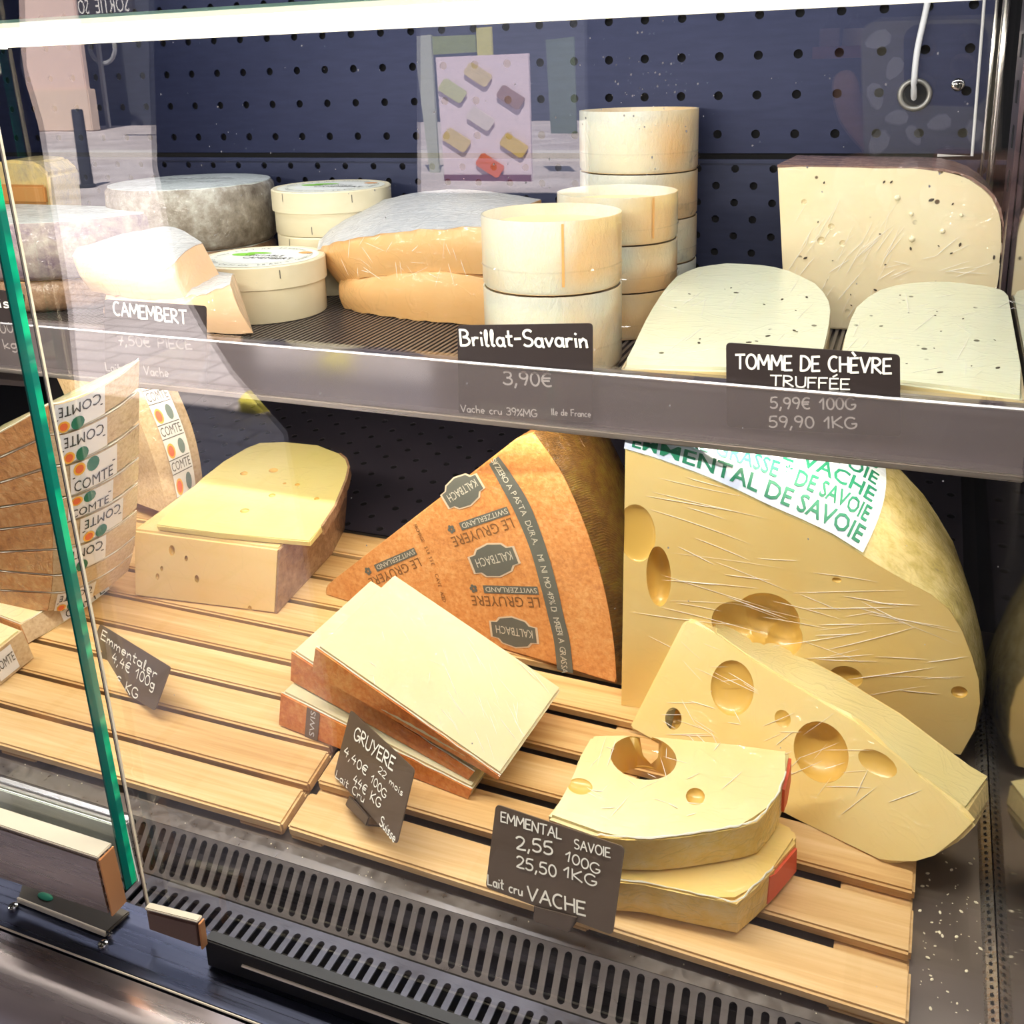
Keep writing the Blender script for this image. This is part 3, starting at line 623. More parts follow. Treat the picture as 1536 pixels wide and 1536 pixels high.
torus(bm, c, .0125, .0024); obj('grommet', bm, plain('grommet_grey', (.30, .29, .27), .3, .5), t, 60)
bm = B(); lathe(bm, [(0, 0), (.0105, 0), (.0105, .001), (0, .001)], Vector((0, 0, 0)), 20)
for v in bm.verts: v.co = Vector((v.co.x, -v.co.z, v.co.y))+c+EY*.001
obj('grommet_hole', bm, M_BLACK, t)
t = thing('wall_screw', 'cross head screw in the back panel right of the grommet', 'screw')
c = onY(1437, 127, .9995); bm = B(); bmesh.ops.create_icosphere(bm, subdivisions=3, radius=.006, matrix=Matrix.Translation(c) @ Matrix.Diagonal((1, .4, 1, 1))); obj('screw_head', bm, M_CHROME, t, 60)
bm = B(); box(bm, (c.x-.003, c.y-.0029, c.z-.0006), (c.x+.003, c.y-.0021, c.z+.0006)); box(bm, (c.x-.0006, c.y-.0029, c.z-.003), (c.x+.0006, c.y-.0021, c.z+.003)); obj('cross_slot', bm, M_BLACK, t)
bm = B(); tube(bm, [onY(1479, -30, .985), onY(1458, 234, .985), onY(1406, 233, .985)], .0013, 8)
tag(obj('bent_wire', bm, plain('white_wire', (.75, .74, .72), .35), None, 40), 'thin white bent wire rod in front of the back panel', 'wire')
# ================================================================== WOODEN TRAYS
def tray(label, x0, x1, v0, pitch, n, w, rot, pivot, feet):
    t = thing('slatted_tray', label, 'tray', 'wooden slatted trays on the floor of the case')
    cr_, sr = math.cos(rot), math.sin(rot)
    def M(x, v, h):
        dx, dv = x-pivot[0], v-pivot[1]; return dp(pivot[0]+dx*cr_-dv*sr, pivot[1]+dx*sr+dv*cr_, h)
    for k in range(n):
        v = v0+pitch*k; bm = B(); j = random.uniform(-.0006, .0006); e = random.uniform(-.001, .001)
        box(bm, (x0, v, -.0088), (x1+e, v+w, j*.5), .0016, M); obj('slat', bm, M_WOOD, t, 40)
    for a, b_ in feet:
        bm = B(); box(bm, (a, v0+.001, HD+.0002), (b_, v0+pitch*(n-1)+w-.001, -.0090), .0012, M); obj('foot', bm, M_WOOD, t, 40)
    return t
tray('left slatted bamboo tray under the emmental block and sliced wedges', -.78, -.3625, .349, .0335, 9, .0298, 0, (0, 0), ((-.40, -.3645), (-.62, -.585), (-.78, -.745)))
tray('right slatted bamboo tray under the gruyere and emmental pieces', -.3585, .0285, .3492, .0376, 8, .0290, -.022, (-.3585, .349), ((-.3585, -.333), (-.175, -.148), (-.012, .0280)))
# ================================================================== LOWER CHEESES
def PT(l): return [onD(*p) for p in l]          # (px, py, height above the tray)
def off(pts, v): return [p+v for p in pts]
def interp(pts, n):                              # densify a closed outline softly
    return crspline(pts, n, True)
# ---- slab cut block with a slice on top (left)
t = thing('cheese_block', 'thick block of holed yellow cheese with brown rind under a slice, left tray', 'cheese')
HB = .056
top = PT([(199.3, 794.6, HB), (418.7, 823, HB), (503, 735, HB), (522, 700, HB), (505, 679, HB), (470, 668, HB), (420, 664, HB), (375, 668, HB), (345, 690, HB)])
bot = PT([(201, 894.8, 0), (413.8, 921.5, 0), (497, 832, 0)]); bd = onD(497, 832, 0)
hb = ND*(-HB)
bot += [bd+(p-top[2])*.97 for p in top[3:]]
o = slabm('body', bot, top, M_EMM3, t, .0018)
def on_face(A, Bp, C, px, py): n = (Bp-A).cross(C-A).normalized(); return onPl(px, py, n, A), n
fc = []
for (x, y, r) in ((259, 826, 7.5), (281, 838, 5.5), (243.5, 853, 4), (237, 865, 4.6), (297, 868, 6.5), (375, 914, 5), (328, 842, 2)):
    p, n = on_face(bot[0], bot[1], top[0], x, y); fc.append((p, (r*.00046, r*.0004, r*.00070), None))
carve(o, fc)
nb = (bot[1]-bot[0]).cross(top[0]-bot[0]).normalized(); nb = nb if nb.y < 0 else -nb; fb0 = bot[0]
creases('crease_glint', t, lambda x, y: onPl(x, y, nb, fb0), (290, 812, 400, 850), 16, 70, 20, 22, 16, nb, [(199, 795), (419, 823), (414, 921), (201, 895)])
e0 = [bot[1], bot[2], bot[3], bot[4]]; e1 = [top[1], top[2], top[3], top[4]]
strip_rind('rind', e0[::-1], e1[::-1], M_RBR, t, .0010, .0008, .02)
t = thing('cheese_slice', 'thin pale yellow holed cheese slice lying on the thick block', 'cheese')
HS = HB+.0008
slp = [(233, 787.5), (330, 799.5), (464.5, 812), (482, 789), (502, 759), (519, 718), (523, 700), (519, 688), (509, 679.6), (477, 667.2), (427.4, 662.3), (390.3, 663.5), (368, 672.2), (336, 692), (304, 717)]
top = PT([(x, y, HS+.0062) for x, y in slp]); cen = sum(top, Vector())/len(top)
bot = [cen+(p-cen)*.997-ND*.0062 for p in top]
o = slabm('body', bot, top, M_EMMSL, t, .0010)
carve(o, [(onD(x, y, HS+.0062), (rx, rx*.8, .0022), None) for x, y, rx in ((366, 710, .0040), (410, 705.5, .0048), (446, 727, .0026), (408, 743, .0034), (367, 766, .0044), (475, 748, .0026), (427, 725, .0018))])
strip_rind('rind', [v+(v-cen)*.004-ND*.003 for v in bot[3:9]][::-1], [v+(v-cen)*.002 for v in top[3:9]][::-1], M_RBR, t, .0012, .0010, 0)
# ---- tapering gruyere wedges, three stacked
def wedge_slice(lab, T, Bt, crust):
    t = thing('cheese_wedge', lab, 'cheese', 'sliced pale wedges stacked with orange rind')
    top, bot = PT(T), PT(Bt)
    slabm('body', bot, top, M_GRU, t, .0018)
    n = 14; e0 = [bot[0].lerp(bot[1], k/n) for k in range(n+1)]; e1 = [top[0].lerp(top[1], k/n) for k in range(n+1)]
    strip_rind('rind', e0[::-1], e1[::-1], crust, t, .0009, .0008, .05)
    edge_line('frosted_edge', [p+(a-p)*.0 for a, p in zip(e1, e1)], t, .00045)
    return t, top, bot
t3, tp3, bt3 = wedge_slice('bottom pale wedge of the orange-rind stack, lying on the slats', [(422.5, 1038, .029), (708.5, 1183, .010), (801, 1056, .010), (540, 925, .029)], [(419.5, 1088.6, 0), (702.5, 1198, 0), (797, 1066, 0), (540, 975, 0)], M_RGRU)
wedge_slice('middle wedge of the orange-rind stack, jutting out at left', [(438.5, 976, .057), (712, 1157, .0205), (800, 1030, .0205), (556, 868, .057)], [(437, 1022, .0295), (703, 1169, .0105), (800, 1040, .0105), (560, 918, .0295)], M_RGRU)
tw, tpw, btw = wedge_slice('top pale wedge with wide smooth cut face above orange rind', [(474.5, 969.5, .081), (751, 1163, .029), (843.2, 1031.7, .029), (591.7, 859.5, .081)], [(469, 1010, .0575), (748, 1168.5, .021), (838, 1040, .021), (594, 905, .0575)], M_RGRU)
nw = (tpw[1]-tpw[0]).cross(tpw[3]-tpw[0]).normalized(); nw = nw if nw.z > 0 else -nw
TPX = [(474.5, 969.5), (751, 1163), (843.2, 1031.7), (591.7, 859.5)]
creases('crease_glint', tw, lambda x, y: onPl(x, y, nw, tpw[0]), (640, 930, 840, 1120), 60, 62, 9, 60, 14, nw, TPX); creases('crease_glint', tw, lambda x, y: onPl(x, y, nw, tpw[0]), (500, 880, 660, 1040), 14, 40, 30, 30, 15, nw, TPX)
# printed mark on bottom wedge rind
A, Bv = bt3[0], bt3[1]; A2, B2 = tp3[0], tp3[1]
q = [A.lerp(Bv, .15), A.lerp(Bv, .225), A2.lerp(B2, .225), A2.lerp(B2, .15)]; nn = (Bv-A).cross(A2-A).normalized()
if nn.y > 0: nn = -nn
bm = B(); bm.faces.new([bm.verts.new(v.lerp(sum(q, Vector())/4, .03)+nn*.0013) for v in q]); obj('printed_band', bm, plain('band_brown', (.20, .14, .10), .5), t3)
bm = B(); ey = -(Bv-A).normalized(); ex = (A2-A).normalized(); put_text(bm, 'SWIS', q[1]+ex*.003-(Bv-A).normalized()*.0035+nn*.0015, ex*.0055, ey*.0045, 4.0); obj('printed_text', bm, M_LBL, t3)
# ---- big printed gruyere wedge
t = thing('cheese_wedge', 'big standing wedge with printed orange rind face and tip at left', 'cheese')
A = onD(485, 892, 0); Bp = onD(925, 1029, 0); ab = (Bp-A).normalized(); back = ND.cross(ab).normalized()
if back.y < 0: back = -back
UPG = (ND*math.cos(R(14))+back*math.sin(R(14))).normalized(); NG = ab.cross(UPG).normalized()
if NG.y > 0: NG = -NG
def G(px, py): return onPl(px, py, NG, A)
arc_px = [(925, 1027), (921, 970), (911, 905), (893, 835), (868, 765), (838, 702), (800, 649)]
edge_ = crspline([G(*p) for p in arc_px], 4)
TIP = [G(485, 892), G(489, 882), G(500, 872)]
front = TIP[::-1][:0]+[G(487, 893)]+edge_+[G(775, 657), G(505, 866), G(488, 880)]
thk = .088; bk = -NG*thk
rear = [p+bk for p in front]
o = slabm('body', front, rear, M_RGRUF, t, .0016)
# rim crust
rb = edge_; rt_ = [p+bk for p in edge_]
bm = B(); rows = []
for i, p in enumerate(rb):
    o_ = (p-G(485, 892)).normalized(); row = []
    for k in range(9):
        f = k/8; bul = math.sin(math.pi*f)**.6*.010; row.append(bm.verts.new(p+bk*f+o_*(bul+.0004)))
    rows.append(row)
for a, b_ in zip(rows, rows[1:]):
    for k in range(8): bm.faces.new((a[k], a[k+1], b_[k+1], b_[k]))
e = bmesh.ops.solidify(bm, geom=list(bm.faces), thickness=.001)
obj('rim_crust', bm, M_RDK, t, 60)
# printed marks: the printing reads upside down on this face
def gp_(px, py): return G(px, py)+NG*.0004
def gvec(a, b_): return (G(*b_)-G(*a))
bm = B(); band_o = crspline([gp_(*p) for p in ((860, 1010), (855, 962), (846, 925), (836, 880), (819, 820), (795, 757), (768, 712), (748, 684))], 6); band_i = crspline([gp_(*p) for p in ((836, 1004), (831, 960), (822, 922), (812, 882), (795, 822), (771, 765), (748, 722), (734, 696))], 6)
for a, b_, c, d in zip(band_o, band_o[1:], band_i[1:], band_i): bm.faces.new([bm.verts.new(v) for v in (a, b_, c, d)])
M_PR = plain('print_grey', (.12, .125, .11), .5, Coat=.5, CoatR=.2)
obj('printed_band', bm, M_PR, t)
bm = B(); msg = 'SVIZZERO A PASTA DURA, MINIMO 49% DI MATERIA GRASSA'; N = len(msg)
mid = [(a+b_)/2 for a, b_ in zip(band_o, band_i)][::-1]      # from top down
for i, ch in enumerate(msg):
    if ch == ' ': continue
    f = (i+.5)/N*(len(mid)-1.001); k = int(f); c = mid[k].lerp(mid[k+1], f-k); d = (mid[k+1]-mid[k]).normalized(); up = d.cross(NG).normalized()
    if up.dot(gvec((700, 900), (900, 800))) < 0: up = -up
    put_text(bm, ch, c-up*.0026-d*.0018+NG*.0003, d*.0066, up*.0052)
obj('band_lettering', bm, plain('print_pale', (.58, .55, .46), .5), t)
def badge(c, l, r_, txt):
    """dark cartouche centred on pixel c; l->r pixels give its reading direction (upside down)"""
    C = gp_(*c); ex = (gp_(*r_)-gp_(*l)); w = ex.length; ex.normalize(); ey = NG.cross(ex).normalized()
    if ey.dot(gvec((0, 1), (0, 0))) > 0 and False: pass
    sh = [(-.5, -.20), (-.36, -.22), (-.28, -.33), (0, -.40), (.28, -.33), (.36, -.22), (.5, -.20), (.5, .20), (.36, .22), (.28, .33), (0, .40), (-.28, .33), (-.36, .22), (-.5, .20)]
    for k, m, n_ in ((1.10, plain('print_outline', (.66, .52, .38), .5), 0), (1.0, M_PR, .0002)):
        bm = B(); bm.faces.new([bm.verts.new(C+ex*x*w*k+ey*y*w*.78*k+NG*n_) for x, y in sh]); pt = obj('printed_badge', bm, m, t)
    bm = B(); put_text(bm, txt, C-ex*w*.43-ey*w*.10+NG*.0004, ex*w*.13, ey*w*.17, 6.4); obj('badge_lettering', bm, plain('print_pale', (.58, .55, .46), .5), pt)
badge((741, 840), (776, 833), (712, 848), 'KALTBACH'); badge((771, 948), (803, 951), (737, 941), 'KALTBACH'); badge((694, 737), (718, 722), (668, 752), 'KALTBACH')
M_PRT = plain('print_brown', (.22, .10, .035), .6)
def words(a, b_, s, cap, sp, s2, cap2):
    """s reads from pixel a to pixel b_ (right to left in view), second line s2 'below' it"""
    A_ = gp_(*a); B_ = gp_(*b_); ex = (B_-A_); w = ex.length; ex.normalize(); ey = NG.cross(ex).normalized()
    bm = B(); put_text(bm, s, A_, ex, ey*cap, w)
    obj('printed_word', bm, M_PRT, t)
    bm = B(); y0 = -ey*(cap2+.0035); bw = w*.78
    q = [A_+y0-ey*.0012-ex*.001, A_+y0-ey*.0012+ex*bw, A_+y0+ey*(cap2+.0012)+ex*bw, A_+y0+ey*(cap2+.0012)-ex*.001]
    bm.faces.new([bm.verts.new(v) for v in q]); pt = obj('printed_bar', bm, M_PR, t)
    bm = B(); put_text(bm, s2, A_+y0+NG*.0002, ex, ey*cap2, bw*.96); obj('bar_lettering', bm, plain('print_pale', (.58, .55, .46), .5), pt)
    bm = B(); c = A_+ex*(w*.93)+y0+ey*cap2*.4
    for k in range(5):
        a_ = 2*math.pi*k/5; cc = c+ex*.0022*math.cos(a_)+ey*.0022*math.sin(a_); bm.faces.new([bm.verts.new(cc+ex*.0016*math.cos(q_*1.047)+ey*.0016*math.sin(q_*1.047)) for q_ in range(6)])
    obj('printed_cross', bm, M_PR, t)
words((808, 896), (706, 893), 'LE GRUYERE', .0085, .005, 'SWITZERLAND', .0042)
words((766, 776), (676, 806), 'LE GRUYERE', .0085, .005, 'SWITZERLAND', .0042)
words((627, 836), (552, 868), 'LE GRUYERE', .0078, .005, 'SWITZERLAND', .0040)
bm = B(); ml = crspline([gp_(620, 786), gp_(645, 840), gp_(664, 900)], 8); s_ = 'FROMAGE SUISSE  CAVE AGED'
for i, ch in enumerate(s_):
    if ch == ' ': continue
    f = (i+.5)/len(s_)*(len(ml)-1.001); k = int(f); c = ml[k].lerp(ml[k+1], f-k); d = (ml[k+1]-ml[k]).normalized(); up = -d.cross(NG).normalized(); up = up if up.dot(gvec((600, 800), (700, 780))) > 0 else -up
    put_text(bm, ch, c, d*.0042, up*.0034)
obj('small_print', bm, M_PRT, t)
# ---- big emmental quarter
t = thing('cheese_quarter', 'huge holed yellow cheese quarter with green lettered paper on rind', 'cheese')
A = onD(932, 1058, 0); Bp = onD(1440, 1134, -.004); ab = (Bp-A).normalized(); back = ND.cross(ab).normalized(); back = back if back.y > 0 else -back
UPE = (ND*math.cos(R(9))+back*math.sin(R(9))).normalized(); NE = ab.cross(UPE).normalized(); NE = NE if NE.y < 0 else -NE
def E_(px, py): return onPl(px, py, NE, A)
up_px = [(938, 676), (985, 690), (1050, 714), (1105, 738), (1154, 762), (1200, 782), (1245, 803), (1285, 828), (1325, 853), (1360, 873), (1395, 891), (1424, 915), (1443, 946), (1458, 985), (1468, 1020), (1470, 1055), (1462, 1095), (1441, 1132)]
ring0 = [E_(*p) for p in up_px]
bk_px = [(938, 600), (990, 600), (1060, 600), (1125, 605), (1190, 620), (1250, 640), (1300, 668), (1345, 700), (1384, 742), (1406, 775), (1428, 812), (1444, 855), (1457, 900), (1466, 945), (1471, 985), (1472, 1020), (1466, 1055), (1450, 1085)]
back_o = -NE; n0 = len(ring0); bmE = B(); prevv = None; rings = []
deep = .095
far = [onPl(px, py, NE, A+back_o*deep) for px, py in bk_px]
K = 6
for k in range(K+1):
    f = k/K; g = math.sin(f*math.pi/2)**.9
    rings.append([a.lerp(b_, f)+(UPE*.006+XD*.003)*math.sin(math.pi*f) for a, b_ in zip(ring0, far)])
def closed(r): return r+[r[-1]*1.0]
bodyp = [rings[0]+[A]]
vr = []
for k, r_ in enumerate(rings):
    base = [A+back_o*deep*k/K]
    vr.append([bmE.verts.new(v) for v in r_+base])
m = len(vr[0])
bmE.faces.new(vr[0]); bmE.faces.new(vr[-1][::-1])
for a, b_ in zip(vr, vr[1:]):
    for i in range(m): bmE.faces.new((a[i], b_[i], b_[(i+1) % m], a[(i+1) % m]))
o = obj('body', bmE, M_EMM, t, 50)
ax = (ab, -NE, UPE)
carve(o, [(E_(988, 865)-NE*.0, (.0085, .013, .0235), ax), (E_(955, 800), (.013, .004, .022), ax), (E_(1150, 930)+back_o*.002, (.022, .016, .021), ax), (E_(1105, 935)+back_o*.001, (.017, .013, .017), ax), (E_(1172, 955), (.014, .016, .016), ax), (E_(1269, 1016)-NE*-.001, (.011, .005, .009), ax), (E_(1439, 1038), (.005, .004, .0045), ax), (E_(1255, 870), (.003, .0015, .002), ax)])
bm = B(); vv = []
cE = E_(1150, 950)+back_o*.05
for r_ in rings:
    vv.append([bm.verts.new(v+(v-cE).normalized()*.0005) for v in r_])
for a, b_ in zip(vv, vv[1:]):
    for i in range(n0-1): bm.faces.new((a[i], b_[i], b_[i+1], a[i+1]))
bmesh.ops.solidify(bm, geom=list(bm.faces), thickness=.0008)
obj('rind', bm, M_REM, t, 60)
creases('crease_glint', t, E_, (945, 700, 1350, 960), 60, 12, 8, 190, 4, NE, up_px+[(932, 1058)]); creases('crease_glint', t, E_, (1150, 880, 1400, 1060), 30, -3, 4, 170, 5, NE, up_px+[(932, 1058)])
# lettered paper on the rind: follows the rind surface
def surf(i, k):                 # i along outline 0..n0-1 (float), k depth 0..K (float)
    i0 = min(int(i), n0-2); k0 = min(int(k), K-1); fi, fk = i-i0, k-k0
    p = rings[k0][i0].lerp(rings[k0][i0+1], fi).lerp(rings[k0+1][i0].lerp(rings[k0+1][i0+1], fi), fk)
    return p+(p-cE).normalized()*.0016
bm = B(); NI, NK = 26, 12
grid = []
for a in range(NI+1):
    u = a/NI; row = []
    for b_ in range(NK+1):
        w = b_/NK; i = u*(7.15-.5*w*w); row.append(bm.verts.new(surf(i, .06+w*5.2)))
    grid.append(row)
for a in range(NI):
    for b_ in range(NK): bm.faces.new((grid[a][b_], grid[a+1][b_], grid[a+1][b_+1], grid[a][b_+1]))
lp = obj('paper_label', bm, M_PAPER, t, 60)
bm = B(); txts = ['EMMENTAL DE SAVOIE', 'MATIERE GRASSE * DE SAVOIE', 'LAIT CRU DE VACHE', 'EMMENTAL DE SAVOIE', 'DE SAVOIE  LAIT CRU']
for rI, s_ in enumerate(txts):
    w0 = .25+rI*1.02; vs, fs, x0, x1 = text_mesh(s_, .018); i1 = 6.9-.1*rI; i0 = .25
    nv = []
    for v in vs:
        u = i0+(v.x-x0)/(x1-x0)*(i1-i0); w = w0+v.y*.80/.7
        nv.append(bm.verts.new(surf(u, .06+min(5.3, w))+(surf(u, 1)-cE).normalized()*.0006))
    for f in fs:
        try: bm.faces.new([nv[i] for i in f])
        except ValueError: pass
obj('paper_lettering', bm, M_INKG, lp)
# ---- triangular emmental in front
t = thing('cheese_wedge', 'triangular holed emmental wedge leaning in front of the huge quarter', 'cheese')
A = onD(942, 1093, .0005); Bp = onD(1322, 1296, .0005); ab = (Bp-A).normalized(); back = ND.cross(ab).normalized(); back = back if back.y > 0 else -back
UPT = (ND*math.cos(R(30))+back*math.sin(R(30))).normalized(); NTt = ab.cross(UPT).normalized(); NTt = NTt if NTt.y < 0 else -NTt
def T_(px, py, d=0): return onPl(px, py, NTt, A-NTt*d)
tri = [(942, 1093), (1190, 1226), (1318, 1294), (1340, 1297), (1372, 1292), (1402, 1283), (1440, 1262), (1466, 1236), (1445, 1214), (1410, 1188), (1380, 1166), (1350, 1146), (1310, 1100), (1284, 1078), (1230, 1052), (1180, 1022), (1120, 985), (1075, 952), (1040, 930), (1029, 927)]
front = [T_(*p) for p in tri]
tb = .040
def T2(px, py): return T_(px, py, tb)
rear_px = {7: (1484, 1203), 8: (1483, 1163), 9: (1440, 1138), 10: (1400, 1108), 11: (1350, 1070), 12: (1300, 1040), 13: (1262, 1015), 14: (1215, 990), 15: (1160, 962), 16: (1110, 938), 17: (1070, 915), 18: (1048, 904), 19: (1034, 903)}
rear = []
for i, p in enumerate(front):
    rear.append(T2(*rear_px[i]) if i in rear_px else p-NTt*tb)
for i in range(0, 7): rear[i] = onD(*([942, 1190, 1318, 1345, 1380, 1415, 1450][i], [1093, 1226, 1294, 1290, 1276, 1258, 1232][i]), .0)*1 if False else front[i]-NTt*tb+ND*.0
o = slabm('body', front, rear, M_EMM2, t, .0022)
o.data.materials.clear(); o.data.materials.append(paste('emmental_front', (.88, .66, .26), (.88, .72, .36), (0, .4, .7), .9))
axT = (ab, -NTt, UPT)
carve(o, [(T_(1098, 1032)+NTt*.001, (.0155, .007, .0185), axT), (T_(1010, 1078), (.0062, .008, .0075), axT), (T_(1231, 1128), (.0175, .013, .0185), axT), (T_(1316, 1145)+NTt*.010, (.020, .0125, .012), axT), (T_(1174, 1078)+NTt*.004, (.008, .0055, .008), axT)])
creases('crease_glint', t, T_, (980, 960, 1120, 1110), 34, 25, 22, 70, 6, NTt, tri); creases('crease_glint', t, T_, (1130, 1080, 1360, 1230), 26, -30, 20, 90, 7, NTt, tri)
e = [T2(*rear_px[i]) for i in range(17, 7, -1)]; f_ = [front[i] for i in range(17, 7, -1)]
strip_rind('pale_cut_side', f_, e, M_EMM2, t, .0007, .0006, .06)
# ---- two savoie slabs
def savoie(lab, base, pxs, th, name='cheese_slab'):
    t = thing(name, lab, 'cheese'); h = base+th
    top = PT([(x, y, h) for x, y in pxs]); bot = [p-ND*th for p in top]; return t, top, bot
sv1 = [(896, 1251.5), (940, 1256), (985, 1256), (1024, 1252), (1074, 1244), (1108, 1238), (1134, 1230), (1152, 1210), (1167, 1187), (1178, 1158), (1184, 1124), (1100, 1117), (996, 1111), (941.6, 1099.5), (888, 1100.5), (868, 1135), (857.6, 1168), (853.7, 1189), (818.6, 1224)]
t1, top, bot = savoie('upper pale slab with a big round hole on the front stack', .0292, sv1, .028)
o = slabm('body', bot, top, M_EMM2, t1, .0022)
hc = onD(965, 1136, .057)
carve(o, [(hc, (.0205, .0165, .075), (XD, VD, ND)), (onD(1043, 1195, .0570), (.0055, .006, .004), (XD, VD, ND)), (onD(870, 1178, .058), (.008, .006, .0028), (XD, VD, ND))])
strip_rind('rind', bot[0:9], top[0:9], M_RSAV, t1, .0010, .0010, .04); edge_line('frosted_edge', crspline(top[0:10], 5), t1, .0006)
strip_rind('red_band', [bot[8].lerp(bot[9], .5), bot[9], bot[9].lerp(bot[10], .9)], [top[8].lerp(top[9], .5).lerp(bot[9], .2), top[9].lerp(bot[9], .12), top[10].lerp(top[9], .1).lerp(bot[10], .12)], M_RED, t1, .0016, .0004, .1)
sv2 = [(860, 1300), (905, 1318), (960, 1322), (1024, 1336), (1070, 1345), (1104, 1352), (1130, 1330), (1160, 1300), (1196, 1258), (1190, 1240), (1100, 1200), (996, 1180), (930, 1170), (890, 1200), (870, 1250)]
t2, top, bot = savoie('lower slab on the slats beneath the slab with the round hole', .0005, sv2, .028)
slabm('body', bot, top, paste('emmental_low', (.87, .60, .18), (.87, .66, .26)), t2, .0022)
strip_rind('rind', bot[1:8], top[1:8], M_RSAV, t2, .0009, .0010, .05); edge_line('frosted_edge', crspline(top[1:8], 5), t2, .0005)
strip_rind('red_band', [bot[6].lerp(bot[7], .6), bot[7], bot[7].lerp(bot[8], .9)], [top[6].lerp(top[7], .75), top[7].lerp(bot[7], .1), top[8].lerp(bot[8], .1).lerp(top[7], .1)], M_RED, t2, .0015, .0004, .1)
creases('crease_glint', t1, lambda x, y: onD(x, y, .0573), (860, 1120, 1100, 1230), 26, -20, 35, 50, 9, ND)
# crumpled film seen in the round hole
bm = B(); c0 = onD(985, 1150, .034); rnd = random.Random(3)
for k in range(7):
    a = c0+XD*rnd.uniform(-.018, .012)+VD*rnd.uniform(-.012, .012); d = (XD*rnd.uniform(-1, 1)+VD*rnd.uniform(-1, 1)).normalized(); e_ = d.cross(ND)
    bm.faces.new([bm.verts.new(p) for p in (a, a+d*.016+ND*rnd.uniform(.002, .008), a+d*.013+e_*.008+ND*rnd.uniform(0, .006), a+e_*.006+ND*rnd.uniform(0, .004))])
obj('crumpled_film', bm, M_FILM, t1)
